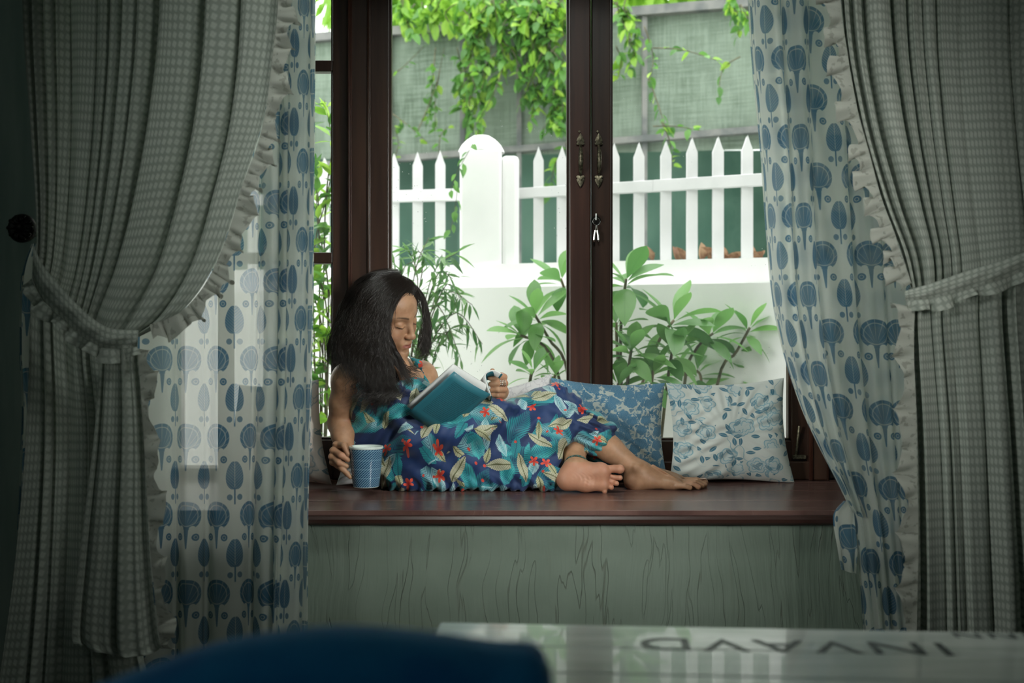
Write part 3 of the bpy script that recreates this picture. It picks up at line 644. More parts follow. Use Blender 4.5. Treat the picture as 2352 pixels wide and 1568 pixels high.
curtain('loose_corner', [[(1938, 1150), (1950, 1150), (1960, 1150)], [(1914, 1185), (1940, 1185), (1962, 1190)], [(1924, 1260), (1945, 1260), (1968, 1260)], [(1932, 1308), (1950, 1312), (1966, 1318)]], 2.73, .006, 1.2, .075, M_sheer, 60, 40, sr, seed=2, vshift=.02)
# left lace curtain
def f_up(t): return 1.0-.45*t**2
cl = empty('lace_curtain', P(250, 784, 2.6), 'left cream dotted lace curtain gathered aside with a ruffled swag edge', 'curtain')
LU = [[(58, -520), (175, -520), (290, -520), (450, -520), (655, -520)], [(62, 0), (175, 0), (290, 0), (445, 0), (642, 0)], [(76, 250), (172, 250), (275, 255), (425, 250), (612, 250)],
      [(90, 450), (160, 465), (250, 470), (385, 450), (560, 425)], [(92, 550), (145, 600), (225, 610), (335, 610), (500, 600)], [(88, 610), (128, 665), (200, 705), (270, 735), (420, 715)], [(86, 645), (125, 695), (185, 745), (245, 782), (318, 775)]]
curtain('gathered_drape', LU, 2.62, .022, 11.5, 1.5, M_lace, 240, 620, cl, seed=5, ampt=f_up, ridge=True, warp=1.5)
LL = [[(86, 640), (115, 690), (165, 740), (215, 775), (255, 790)], [(84, 700), (112, 740), (160, 790), (210, 815), (255, 830)], [(72, 1000), (115, 1000), (170, 1000), (225, 1000), (262, 1000)], [(45, 1300), (100, 1300), (165, 1300), (225, 1300), (280, 1300)], [(10, 1560), (80, 1560), (160, 1560), (250, 1560), (330, 1560)], [(5, 1625), (75, 1625), (160, 1625), (250, 1625), (335, 1625)]]
curtain('lower_drape', LL, 2.63, .020, 6.5, .75, M_lace, 200, 300, cl, seed=8, ridge=True)
LT = [[(232, 785), (262, 790), (290, 792), (318, 780)], [(228, 830), (260, 835), (292, 835), (320, 825)], [(215, 1000), (255, 1000), (298, 1000), (335, 1000)], [(185, 1250), (238, 1250), (295, 1250), (345, 1250)], [(165, 1440), (225, 1455), (300, 1470), (362, 1440)], [(170, 1478), (240, 1500), (310, 1505), (376, 1488)]]
curtain('front_tail', LT, 2.575, .014, 2.6, .40, M_lace, 160, 160, cl, seed=9)
ruffle('ruffle', [(655, -520), (645, -200), (640, 0), (628, 120), (612, 250), (590, 340), (556, 430), (530, 520), (497, 605), (460, 670), (410, 720), (345, 745)], 2.60, 38, 1, cl, 420, 30, 1, amp=.013)
ruffle('ruffle', [(316, 800), (322, 860), (328, 960), (335, 1060), (340, 1160), (345, 1250), (355, 1350), (364, 1440), (372, 1488)], 2.57, 30, 1, cl, 240, 11, 3, amp=.012)
# right lace curtain
cr = empty('lace_curtain', P(2230, 784, 2.6), 'right cream dotted lace curtain tied back in the dim corner', 'curtain')
RU = [[(1915, -520), (2010, -520), (2110, -520), (2260, -520), (2480, -520)], [(1928, 0), (2015, 0), (2110, 0), (2250, 0), (2480, 0)], [(1965, 250), (2040, 250), (2130, 250), (2262, 250), (2480, 250)], [(2020, 450), (2085, 450), (2160, 450), (2282, 450), (2480, 450)], [(2068, 580), (2122, 580), (2182, 575), (2292, 560), (2480, 540)], [(2090, 670), (2132, 665), (2188, 650), (2296, 625), (2480, 575)]]
curtain('gathered_drape', RU, 2.62, .022, 10, 1.45, M_lace, 220, 560, cr, seed=11, ampt=f_up, ridge=True)
RL = [[(2090, 660), (2132, 655), (2188, 645), (2296, 620), (2480, 575)], [(2088, 760), (2130, 755), (2190, 745), (2300, 730), (2480, 700)], [(2098, 1000), (2145, 1000), (2210, 1000), (2320, 1000), (2480, 1000)], [(2098, 1300), (2155, 1300), (2225, 1300), (2335, 1300), (2480, 1300)], [(2092, 1625), (2160, 1625), (2240, 1625), (2345, 1625), (2480, 1625)]]
curtain('lower_drape', RL, 2.60, .020, 8, 1.0, M_lace, 200, 340, cr, seed=12, ridge=True)
ruffle('ruffle', [(1925, -520), (1925, -200), (1930, 0), (1945, 120), (1968, 250), (1995, 350), (2022, 450), (2048, 520), (2072, 590), (2092, 650)], 2.60, 40, -1, cr, 380, 24, 5, amp=.010)
ruffle('ruffle', [(2100, 700), (2098, 800), (2102, 950), (2105, 1100), (2108, 1250), (2105, 1400), (2100, 1625)], 2.57, 38, -1, cr, 300, 13, 7, amp=.012)
# tie backs
def tieback(name, label, top, bot, Y0, rw, bulge, side):
    e = empty(name, P(*top[0], Y0), label, 'curtain tieback')
    n = 120; a = catmull(top, n); b = catmull(bot, n); m = 9; pts = np.zeros((n, m, 3)); uv = np.zeros((n, m, 3))
    x = np.linspace(0, 1, n); yy = Y0-bulge*np.sin(np.pi*np.clip(x*.9+.1, 0, 1))
    for j in range(m):
        f = j/(m-1); q = a*(1-f)+b*f; Y = yy-.010*math.sin(math.pi*f)+.002*np.sin(9*f+30*x)
        pts[:, j] = PV(q[:, 0], q[:, 1], Y); uv[:, j] = np.stack([x*.5, x*0+f*.08, x*0], 1)
    link('band', mesh('band', pts.reshape(-1, 3), gridfaces(n, m), M_lace, True, attrs={'cuv': uv.reshape(-1, 3)}), e)
    mid = bot.copy()
    ruffle('ruffle', mid, Y0-bulge*.85, rw, side, e, 160, 7, 2, M_lace, amp=.012, jit=.2)
    return e
tieback('curtain_tieback', 'cream ruffled fabric tieback round the left lace curtain, hooked on the round knob', [(76, 560), (100, 610), (150, 670), (200, 720), (250, 752), (318, 758)], [(74, 640), (100, 690), (150, 735), (195, 775), (245, 800), (316, 796)], 2.58, 26, .02, -1)
tieback('curtain_tieback', 'cream ruffled fabric tieback sloping up to the right across the right lace curtain', [(2078, 668), (2140, 650), (2220, 622), (2300, 598), (2400, 560), (2480, 520)], [(2080, 690), (2140, 684), (2220, 664), (2300, 640), (2400, 600), (2480, 560)], 2.57, 26, .01, -1)
kk = MB().lathe([(.0005, .034), (.008, .030), (.012, .020), (.020, .023), (.030, .020), (.0355, .008), (.034, .0), (.013, -.004), (.012, -.17)], P(54, 525, 2.66), 32, 'y').build('curtain_holdback', M_iron, smooth=True)
props(kk, 'round dark metal holdback knob on the wall at the far left', 'holdback')
_kp = P(54, 525, 2.655)
for k in range(10):
    a = k*math.pi/5; o = MB().tube([(_kp[0]+.016*math.cos(a), _kp[1]-.021, _kp[2]+.016*math.sin(a)), (_kp[0]+.031*math.cos(a), _kp[1]-.018, _kp[2]+.031*math.sin(a))], [.003, .0048], 6).build('petal', M_iron, kk, smooth=True)

# ---------------------------------------------------------------- cushions
def blob_noise(P_, s, seed):
    x, y, z = P_.T; return (np.sin(x*s+seed)+np.sin(y*s*1.3+2*seed+x*s*.7)+np.sin(z*s*1.1+3*seed+y*s*.5))/3
def cushion(name, label, corners, Y, th, mat, lean=.0, seed=0, wr=1.0, tilt=0):
    """corners: bl, br, tr, tl in the picture at depth Y; lean: top pushed back"""
    n = 90; s, t = np.meshgrid(np.linspace(0, 1, n), np.linspace(0, 1, n))
    c = [np.array(q, float) for q in corners]
    def edge(x): return x-.035*np.sin(2*np.pi*x)*0
    pin = .045
    S = s+(.5-s)*pin*np.sin(np.pi*t)*2*np.abs(2*s-1)**1; T = t+(.5-t)*pin*np.sin(np.pi*s)*2*np.abs(2*t-1)
    uvp = ((1-S)*(1-T))[..., None]*c[0]+(S*(1-T))[..., None]*c[1]+(S*T)[..., None]*c[2]+((1-S)*T)[..., None]*c[3]
    prof = np.clip((1-np.abs(2*s-1)**2.6)*(1-np.abs(2*t-1)**2.6), 0, 1)**.55
    V = []; 
    cx, cy = s-.5, t-.5; ang = np.arctan2(cy, cx); rad = np.hypot(cx, cy)
    wri = .0026*wr*np.clip(rad*2.4, 0, 1)**2*np.sin(ang*23+seed+6*np.sin(3*s+seed)+8*rad)+.006*wr*np.sin(9*s+4*t+seed)*np.sin(5*t-3*s)
    wri += .005*wr*np.exp(-((t-.55+.5*(s-.45)+.03*np.sin(9*s))/.035)**2)*np.clip(1-np.abs(s-.5)*2, 0, 1)+.004*wr*np.sin((t*2.2-s*.6+.25*np.sin(4*s+seed))*22)*np.clip(1-s*1.8, 0, 1)
    pts = []
    for sg in (-1, 1):
        Yc = Y+(lean*t)+sg*(th/2)*prof*(.55 if sg > 0 else 1)+wri*prof*sg*-1*(-1)
        p = PV(uvp[..., 0], uvp[..., 1], Y); p[..., 1] = Yc; p[..., 0] += 0; pts.append(p.reshape(-1, 3))
    f = gridfaces(n, n); A = np.concatenate([f, f[:, ::-1]+n*n])
    uv = np.concatenate([np.stack([s*.43, t*.43, 0*s], -1).reshape(-1, 3)]*2)
    V = np.concatenate(pts); V[:, 2] = np.maximum(V[:, 2], BT+.001)
    o = link(name, mesh(name, V, A, mat, True, attrs={'cuv': uv}), None, label=label, cat='cushion')
    return o
def paisley_f():
    v = attr('cuv'); x, y, z = xyz(v)
    a = voro(v, 19, 'F1', .85); d = E(a.outputs['Distance']); q = xyz(a.outputs['Position']); dx = x-q[0]; dy = y-q[1]; th = atan2(dx, dy)
    r = sqrt(dx*dx+dy*dy)*19
    petal = 1-step(r-absn(sin(th*2.5))*.09, .33, .37); rings = step(absn(sin(r*34+sin(th*3)*1.5)), .15, .45)
    e2 = voro(v, 46, 'DISTANCE_TO_EDGE'); small = step(E(e2.outputs['Distance']), .10, .16)*step(noise(v, 60, 2), .38, .5)
    vine_ = 1-step(absn(noise(v, 17, 3)-.5), .012, .03)
    f = mx(petal*(rings*.45+.55), (1-petal)*mx(small*.8, vine_))
    return mixc(mn(f, 1.0), (.55, .60, .56), (.07, .22, .36))
M_pais = material('blue_rose_printed_cotton', paisley_f, .85, sheen=.2)
def floral_f(bg, ink, ink2, sc_=7.5):
    def f():
        v = attr('cuv'); x, y, z = xyz(v); out = None
        nn = noise(v, 5, 3)
        a = voro(v, sc_, 'F1', .9); q = xyz(a.outputs['Position']); cc_ = xyz(a.outputs['Color']); dx = x-q[0]; dy = y-q[1]
        r = sqrt(dx*dx+dy*dy)*sc_; th = atan2(dx, dy)+cc_[0]*6.28
        rim = .24+absn(sin(th*2.5))*.10; fl = 1-step(absn(r-rim), .012, .03); fl2 = 1-step(absn(r-rim*.6), .012, .028); fill = (1-step(r, .28, .36))*.3
        hat = (1-step(absn(sin(th*14)), .1, .3))*(1-step(absn(r-rim*.8), .04, .07))*.6
        col = mx(mx(fl, fl2), mx(fill, hat))
        # leaf sprigs
        b = voro(v, sc_*2.3, 'F1', 1.0); q = xyz(b.outputs['Position']); cb = xyz(b.outputs['Color']); dx = x-q[0]; dy = y-q[1]; an = cb[0]*6.28
        lx = (dx*cos(an)+dy*sin(an))*sc_*2.3; ly = (dy*cos(an)-dx*sin(an))*sc_*2.3
        wd = (1-lx*lx*6)*.17; lf = (1-step(absn(ly)-wd, -.02, .02))*(cb[1] > .25)*(step(absn(ly), .0, .03)*.5+.5)*(step(absn(sin((lx-absn(ly))*34)), .1, .4)*.35+.65)
        tw = (1-step(absn(noise(v, 8, 2)-.5), .004, .010))*step(nn, .45, .55)*.7
        c = mixc(mn(mx(col*.75, tw), 1.0), bg, ink2); return mixc(mn(lf*(1-fill), 1.0), c, ink)
    return f
M_flor = material('white_cotton_with_blue_flowers', floral_f((.66, .68, .63), (.04, .17, .25), (.13, .35, .45), 9.5), .85, sheen=.2)
M_flor2 = material('cream_cotton_with_grey_blue_flowers', floral_f((.52, .47, .42), (.10, .17, .20), (.17, .25, .28), 6), .85, sheen=.2)
def pale_f():
    v = attr('cuv'); n = noise(v, 26, 3); return mixc((1-step(absn(n-.5), .01, .04))*.5, (.72, .70, .70), (.45, .43, .46))
M_pale = material('white_cotton_with_faint_print', pale_f, .85)
cushion('cushion', 'square white cushion printed with blue flowers and leaves, rightmost on the seat', [(1537, 1110), (1826, 1112), (1806, 868), (1533, 880)], 3.395, .13, M_flor, .03, 2, 1.25)
cushion('cushion', 'square cushion densely printed with blue roses, left of the white floral one', [(1262, 1108), (1534, 1108), (1530, 880), (1266, 868)], 3.40, .12, M_pais, .03, 5, .7)
cushion('cushion', 'white faintly printed cushion showing just behind the hand with the rings', [(1050, 1100), (1275, 1104), (1268, 858), (1060, 905)], 3.425, .06, M_pale, .02, 7, .8)
cushion('cushion', 'cream cushion with grey blue flowers, leaning at the far left beside the sheer curtain', [(500, 1112), (762, 1112), (725, 872), (540, 885)], 3.27, .15, M_flor2, .05, 3, .8)
cushion('cushion', 'plain white cushion low behind her hip and the mug', [(772, 1114), (930, 1118), (925, 1000), (790, 1000)], 3.30, .10, material('plain_white_cotton', (.66, .66, .65), .85), .02, 9, 1.2)

# ---------------------------------------------------------------- mug
Ym = 3.12; mc = P(841, 1118, Ym); s_ = Ym/F
mug = empty('mug', mc, 'white mug with a blue dashed weave pattern, held by its handle at the seat edge', 'mug')
Hm = (1118-1024)*s_; r0 = 30*s_; r1 = 38.5*s_
def mug_f():
    x, y, z = xyz(attr('cuv')); a = x*34; b = y*20; row_ = floor(b); fx = a-b*.75; cx_ = frac(fx)-.5; cy_ = frac(b)-.5
    d = step(absn(cx_)*1.5+absn(cy_)*.35, .34, .50); band = step(absn(frac(y*4.2)-.5), .42, .48)
    n = noise(attr('cuv'), 5, 2)
    return mixc(mn(d*.75+band*.3, 1.0), mixc(n, (.006, .035, .09), (.012, .07, .17)), (.22, .40, .52))
M_mug = material('blue_woven_pattern_glaze', mug_f, .25, coat=.4); M_mugw = material('white_glaze', (.72, .80, .76), .2, coat=.4)
n = 64; k = 14; A = []; UV = []
for i in range(k):
    t = i/(k-1); r = r0+(r1-r0)*t**.9; z = mc[2]+.003+(Hm-.010)*t
    for j in range(n): a_ = 2*math.pi*j/n; A.append((mc[0]+r*math.cos(a_), mc[1]+r*math.sin(a_), z)); UV.append((j/n if j/n < 1 else 0, t, 0))
UVb = np.array(UV); ang_ = UVb[:, 0]; UVb[:, 0] = np.where(ang_ < .25, ang_+1, ang_)   # seam faces away from the room
A = np.array(A); idx = gridfaces(k, n); last = np.array([[i*n+n-1, i*n, (i+1)*n, (i+1)*n+n-1] for i in range(k-1)])
link('printed_wall', mesh('printed_wall', A, np.concatenate([idx, last]), M_mug, True, attrs={'cuv': UVb}), mug)
MB().lathe([(0.0005, .0), (r0*.9, 0), (r0, .003), (r0, .0035)], mc, n).lathe([(r1-.0003, Hm-.007), (r1+.0012, Hm-.004), (r1+.001, Hm), (r1-.003, Hm), (r1-.0045, Hm-.01), (r0-.003, .008), (.0005, .007)], mc, n).build('white_lining', M_mugw, mug, smooth=True)
hp = [P(806, 1046, Ym-.004), P(792, 1044, Ym-.006), P(781, 1055, Ym-.006), P(783, 1076, Ym-.006), P(797, 1092, Ym-.004), P(811, 1094, Ym-.002)]
MB().tube([tuple(q) for q in catmull(hp, 16)], .0042, 8).build('handle', M_mugw, mug, smooth=True)
# ---------------------------------------------------------------- book
bk = empty('book', P(1030, 960, 3.1), 'open paperback with a teal cover, propped on her lap', 'book')
def cover_f():
    x, y, z = xyz(attr('cuv'))
    ln = step(absn(frac(x*34)-.5), .18, .3); wd = step(noise(comb(x*34-frac(x*34), y*60), 1.0, 1), .36, .42)
    area_ = step(x, .10, .12)*(1-step(x, .80, .83))*step(y, .14, .17)*(1-step(y, .86, .9))
    return mixc(area_*(1-ln)*wd*.55, (.02, .14, .18), (.006, .035, .05))
M_cover = material('teal_book_cover', cover_f, .5, coat=.1)
def page_f():
    x, y, z = xyz(attr('cuv')); return mixc(step(absn(sin(y*900)), .2, .8)*.15, (.66, .66, .64), (.5, .5, .5))
M_page = material('book_pages', page_f, .8)
A_, B_, C_ = np.array(P(936, 949, 3.105)), np.array(P(1043, 853, 3.055)), np.array(P(1127, 905, 3.12))
nrm = np.cross(B_-A_, C_-B_); nrm /= np.linalg.norm(nrm)
if nrm[1] > 0: nrm = -nrm
def sheet(o, cols, rows_, bend, shift=(0, 0, 0), ext=1.0, ext2=1.0, th=0.0, base=0):
    """o: offset along the normal; grid over A->B (y) and B->C (x)"""
    pts = []; uv = []
    for i in range(rows_):
        y = i/(rows_-1)
        for j in range(cols):
            x = j/(cols-1)
            p = A_+(B_-A_)*y*ext2+(C_-B_)*x*ext+nrm*(o-bend*math.sin(math.pi*x)*-1)+np.array(shift)
            pts.append(p); uv.append((1-y, x, 0))
    return np.array(pts), np.array(uv)
def slab(name, o0, o1, bend, mat, shift=(0, 0, 0), ext=1., ext2=1., parent=bk):
    c, r = 16, 8
    a, ua = sheet(o0, c, r, bend, shift, ext, ext2); b, ub = sheet(o1, c, r, bend, shift, ext, ext2)
    f = gridfaces(r, c); F_ = [f, f[:, ::-1]+r*c]
    rim = [i for i in range(c)]+[i*c+c-1 for i in range(1, r)]+[(r-1)*c+i for i in range(c-2, -1, -1)]+[i*c for i in range(r-2, 0, -1)]
    rim = np.array(rim); q = np.stack([rim, rim+r*c, np.roll(rim, -1)+r*c, np.roll(rim, -1)], 1)
    return link(name, mesh(name, np.concatenate([a, b]), np.concatenate(F_+[q]), mat, False, attrs={'cuv': np.concatenate([ua, ub])}), parent)
slab('cover', .0, -.0012, .010, M_cover)
up = (B_-A_)/np.linalg.norm(B_-A_)
slab('page_block', -.002, -.010, .002, M_page, tuple(np.array(P(1043, 837, 3.062))-np.array(P(1044, 851, 3.05))), 1.02, 1.0)
# right half: pages curling over the hand
curl = [(1126, 909), (1118, 885), (1113, 862), (1122, 851), (1137, 850), (1151, 857)]
def curlsheet(name, off, mat, y0, y1, dx=0, back=(-.05, .10)):
    pl = catmull([(a+dx, b) for a, b in curl], 24); vs = []; uv = []
    for sgn in (0, 1):
        for (u, v) in pl:
            t = 0
            q = np.array(P(u, v, y0)); e_ = np.array(P(u-(16 if v < 890 else 6), v+(22 if sgn else 0), y0)); e_[1] = y1
            p = q if sgn == 0 else e_
            p = p+np.array([off*.7, 0, -off]); vs.append(p); uv.append((sgn, 0, 0))
    m_ = len(pl); f = np.array([[i, i+1, m_+i+1, m_+i] for i in range(m_-1)])
    o = link(name, mesh(name, np.array(vs), f, mat, True, attrs={'cuv': np.array(uv)}), bk)
    s2 = o.modifiers.new('thick', 'SOLIDIFY'); s2.thickness = .0035 if mat is M_page else .0008; return o
curlsheet('curled_pages', 0, M_page, 3.125, 3.20)
curlsheet('curled_cover', .0032, M_cover, 3.126, 3.19, 2)
# ---------------------------------------------------------------- foreground table and chair back
tb = empty('coffee_table', (1.0, 1.5, 0), 'whitewashed wooden table with black stencilled lettering, blurred in the foreground', 'table')
Zt = .452
def tp(u, v): Y = F*(CZ-Zt)/(v-784); return np.array([(u-1176)*Y/F, Y, Zt])
c0, c1 = tp(1012, 1428), tp(2352, 1452); dx_ = (c1-c0)/np.linalg.norm(c1-c0); dy_ = np.array([dx_[1], -dx_[0], 0])
def tpt(a, b, z=0): p = c0+dx_*a+dy_*b; return (p[0], p[1], Zt+z)
def tbox(m, a0, a1, b0, b1, z0, z1):
    vs = [tpt(a, b, z) for z in (z0, z1) for b in (b0, b1) for a in (a0, a1)]
    return m.add(vs, [(0,2,3,1),(4,5,7,6),(0,1,5,4),(2,6,7,3),(0,4,6,2),(1,3,7,5)])
M_tab = material('whitewashed_planks', noisy((.62, .68, .62), (.80, .86, .80), 3, 5, (.2, .001), (1, 8, 1)), .22, spec=.8, coat=.5)
M_ink = material('black_stencil_ink', noisy((.02, .03, .03), (.10, .12, .12), 60, 3), .5)
wdt, dpt = 1.15, .66
for i in range(5): tbox(MB(), 0, wdt, dpt/5*i+.001, dpt/5*(i+1)-.001, -.028, 0).build('plank', M_tab, tb, bevel=.003)
for a, b in ((.04, .04), (wdt-.1, .04), (.04, dpt-.1), (wdt-.1, dpt-.1)): tbox(MB(), a, a+.06, b, b+.06, -Zt, -.028).build('leg', M_tab, tb, bevel=.003)
tbox(MB(), .05, wdt-.05, .05, .07, -.11, -.028).build('apron', M_tab, tb)
def stencil(txt, a, b, size, sx):
    cu = bpy.data.curves.new('lettering', 'FONT'); cu.body = txt; cu.size = size; cu.extrude = .0003; cu.space_character = 1.15
    o = bpy.data.objects.new('lettering', cu); sc.collection.objects.link(o)
    dg = bpy.context.evaluated_depsgraph_get(); me = bpy.data.meshes.new_from_object(o.evaluated_get(dg)); bpy.data.objects.remove(o)
    me.materials.clear(); me.materials.append(M_ink); ang = math.atan2(dx_[1], dx_[0])
    M = Matrix.Translation(Vector(tpt(a, b, .0006))) @ Matrix.Rotation(ang+math.pi, 4, 'Z') @ Matrix.Diagonal((sx, 1, 1, 1))
    link('lettering', me, tb, M)
stencil('INVAVD', .80, .075, .095, 1.25); stencil('NVMNN', 1.08, .012, .040, 1.6)
# dark blue upholstered chair back, closest to the camera
M_blue = material('dark_blue_upholstery', noisy((.010, .27, .80), (.02, .38, .92), 14, 4, (.3, .003)), .9, sheen=.4)
ch = empty('armchair', (-.25, .8, 0), 'dark blue upholstered chair back rising blurred at the bottom edge', 'armchair')
prof = catmull([(150, 1600, 0), (320, 1535, 0), (520, 1470, 0), (760, 1440, 0), (960, 1452, 0), (1130, 1474, 0), (1228, 1482, 0), (1262, 1530, 0), (1275, 1600, 0)], 60)
top = PV(prof[:, 0], prof[:, 1], 1.0); vs = []; m_ = len(top); ring = 8
for i in range(m_):
    p = top[i]
    for j in range(ring+1):
        a = math.pi*j/ring; vs.append((p[0], 1.0-.055*math.cos(a), p[2]-.045+.045*math.sin(a)))
    vs.append((p[0], 1.055, .36)); vs.append((p[0], .945, .36))
kq = ring+3; fs = [(i*kq+j, (i+1)*kq+j, (i+1)*kq+(j+1) % kq, i*kq+(j+1) % kq) for i in range(m_-1) for j in range(kq)]
fs += [tuple(range(kq)), tuple((m_-1)*kq+j for j in range(kq-1, -1, -1))]
link('backrest', mesh('backrest', vs, fs, M_blue, True), ch)
MB().box((top[4][0], .42, .24), (top[-6][0], 1.03, .42)).build('seat', M_blue, ch, bevel=.03)
for x in (top[8][0], top[-10][0]):
    for y in (.5, .98): MB().tube([(x, y, 0), (x, y, .25)], [.014, .02], 8).build('leg', M_wood, ch)
# ---------------------------------------------------------------- the reading woman: one continuous body from blended shapes
class SDF:
    def __init__(s): s.p = []
    def cone(s, a, b, ra, rb, k=.012, op=1): a = np.array(a, float); b = np.array(b, float); s.p.append(('c', a, b, ra, rb, k, op, (a+b)/2, np.linalg.norm(b-a)/2+max(ra, rb))); return s
    def chain(s, pts, rs, k=.012, op=1):
        for i in range(len(pts)-1): s.cone(pts[i], pts[i+1], rs[i], rs[i+1], k, op)
        return s
    def ell(s, c, r, R=None, k=.012, op=1): c = np.array(c, float); r = np.array(r, float); s.p.append(('e', c, r, np.eye(3) if R is None else np.array(R), 0, k, op, c, r.max())); return s
    def one(s, p, X):
        if p[0] == 'c':
            a, b = p[1], p[2]; ab = b-a; t = np.clip(((X-a)@ab)/max(ab@ab, 1e-12), 0, 1)
            return np.linalg.norm(X-a-t[..., None]*ab, axis=-1)-(p[3]+(p[4]-p[3])*t)
        q = (X-p[1])@p[3]; k0 = np.linalg.norm(q/p[2], axis=-1); k1 = np.linalg.norm(q/p[2]**2, axis=-1)
        return k0*(k0-1)/np.maximum(k1, 1e-9)
    def comb(s, D, d, k, op):
        if op > 0: h = np.maximum(k-np.abs(D-d), 0)/k; return np.minimum(D, d)-h*h*k/4
        d = -d; h = np.maximum(k-np.abs(D-d), 0)/k; return np.maximum(D, d)+h*h*k/4
    def mesh(s, h, disp=None, B=8):
        lo = np.min([p[7]-p[8] for p in s.p if p[6] > 0], 0)-.02; hi = np.max([p[7]+p[8] for p in s.p if p[6] > 0], 0)+.02
        nb = np.ceil((hi-lo)/(h*B)).astype(int); g = np.stack(np.meshgrid(*[np.arange(n) for n in nb], indexing='ij'), -1).reshape(-1, 3)
        C = lo+(g+.5)*h*B; D = np.full(len(C), 1e3); rad = h*B*.87
        for p in s.p:
            m = np.linalg.norm(C-p[7], axis=1) < p[8]+.12
            D[m] = s.comb(D[m], s.one(p, C[m]), p[5], p[6])
        keep = np.abs(D) < rad*1.7+.010; g = g[keep]; C = C[keep]; n = B+1
        o = np.stack(np.meshgrid(*[np.arange(n)]*3, indexing='ij'), -1).reshape(-1, 3)
        X = (lo+(g[:, None, :]*B+o[None])*h).astype(np.float64); V = np.full(X.shape[:2], 1e3)
        for p in s.p:
            m = np.linalg.norm(C-p[7], axis=1) < p[8]+rad+p[5]+.05
            if m.any(): V[m] = s.comb(V[m], s.one(p, X[m]), p[5], p[6])
        if disp: V = V+disp(X)
        V = V.reshape(-1, n, n, n); nx, ny, nz = (nb*B+2)
        def lid(c): return (c[..., 0].astype(np.int64)*ny+c[..., 1])*nz+c[..., 2]
        # cell vertices
        I = V < 0; c8 = [I[:, a:B+a, b:B+b, c:B+c] for a in (0, 1) for b in (0, 1) for c in (0, 1)]; cnt = sum(x.astype(int) for x in c8)
        act = (cnt > 0) & (cnt < 8); bi, ci, cj, ck = np.nonzero(act)
        acc = np.zeros((len(bi), 3)); w_ = np.zeros(len(bi)); corners = [(a, b, c) for a in (0, 1) for b in (0, 1) for c in (0, 1)]
        val = {c: V[bi, ci+c[0], cj+c[1], ck+c[2]] for c in corners}
        for a in corners:
            for ax in range(3):
                if a[ax]: continue
                b = list(a); b[ax] = 1; b = tuple(b); va, vb = val[a], val[b]; m = (va < 0) != (vb < 0)
                t = np.where(m, va/np.where(m, va-vb, 1), 0); pt = np.tile(np.array(a, float), (len(t), 1)); pt[:, ax] = t
                acc += pt*m[:, None]; w_ += m
        verts = lo+(g[bi]*B+np.stack([ci, cj, ck], -1)+acc/w_[:, None])*h
        ids = lid(g[bi]*B+np.stack([ci, cj, ck], -1)); od = np.argsort(ids); ids = ids[od]; verts = verts[od]
        F_ = []
        for ax in range(3):
            sl0 = [slice(0, B)]*3; sl1 = list(sl0); sl1[ax] = slice(1, B+1)
            a = I[(slice(None), *sl0)]; b = I[(slice(None), *sl1)]; q = np.nonzero(a != b); fl = a[q]
            base = g[q[0]]*B+np.stack(q[1:], -1); u, v = [(1, 2), (2, 0), (0, 1)][ax]; quad = []
            for (du, dv) in ((0, 0), (1, 0), (1, 1), (0, 1)):
                c = base.copy(); c[:, u] -= du; c[:, v] -= dv; quad.append(lid(c))
            quad = np.stack(quad, 1); quad[~fl] = quad[~fl][:, ::-1]
            ix = np.searchsorted(ids, quad); ix = np.clip(ix, 0, len(ids)-1); ok = (ids[ix] == quad).all(1); F_.append(ix[ok])
        return verts, np.concatenate(F_)
def W(u, v, Y): return np.array(P(u, v, Y))
body = SDF()
# --- head frame
Hc = W(886, 719, 3.25); yaw, pit, roll = math.radians(60), math.radians(20), math.radians(-15)
f_ = np.array([math.sin(yaw)*math.cos(pit), -math.cos(yaw)*math.cos(pit), -math.sin(pit)])
r_ = np.cross(f_, [0, 0, 1]); r_ /= np.linalg.norm(r_); u_ = np.cross(r_, f_)
r_, u_ = r_*math.cos(roll)+u_*math.sin(roll), u_*math.cos(roll)-r_*math.sin(roll)
RH = np.stack([r_, f_, u_], 1)                 # local (right, forward, up) -> world
HS = 1.0
def Hd(x, y, z): return Hc+RH@(np.array([x, y, z])*HS)
def He(c, r, k=.012, op=1, R=None): body.ell(Hd(*c), np.array(r)*HS, RH if R is None else RH@R, k, op)
He((0, -.014, .030), (.074, .094, .083), .01)
He((0, .030, -.018), (.062, .062, .082), .03)
He((0, .042, .042), (.056, .046, .048), .03)
He((0, .034, -.066), (.047, .050, .038), .03)
He((0, .082, -.099), (.020, .016, .016), .022)
for s in (-1, 1):
    He((s*.036, .062, -.034), (.024, .022, .024), .022)
    He((s*.046, .010, -.070), (.014, .040, .018), .03)
    body.cone(Hd(s*.012, .087, .020), Hd(s*.044, .070, .022), .007, .006, .014)
    He((s*.030, .104, .001), (.0195, .020, .0125), .012, -1)
    He((s*.031, .0765, -.001), (.0150, .0135, .0125), .004)
    body.cone(Hd(s*.017, .0885, -.0055), Hd(s*.031, .0915, -.009), .0018, .0022, .004); body.cone(Hd(s*.031, .0915, -.009), Hd(s*.045, .080, -.0045), .0022, .0016, .004)
    He((s*.0115, .1005, -.0395), (.0065, .0085, .0060), .006)
    He((s*.0062, .1035, -.0465), (.0030, .0045, .0025), .003, -1)
    He((s*.075, -.008, -.008), (.007, .018, .030), .008)
body.cone(Hd(0, .090, .008), Hd(0, .1085, -.034), .0062, .0082, .014)
He((0, .1105, -.0375), (.0078, .0082, .0070), .006)
He((0, .086, -.068), (.025, .013, .019), .014)
body.chain([Hd(-.0215, .0865, -.0670), Hd(-.006, .0985, -.0628), Hd(0, .0990, -.0640), Hd(.006, .0985, -.0628), Hd(.0215, .0865, -.0670)], [.0020, .0044, .0042, .0044, .0020], .004)
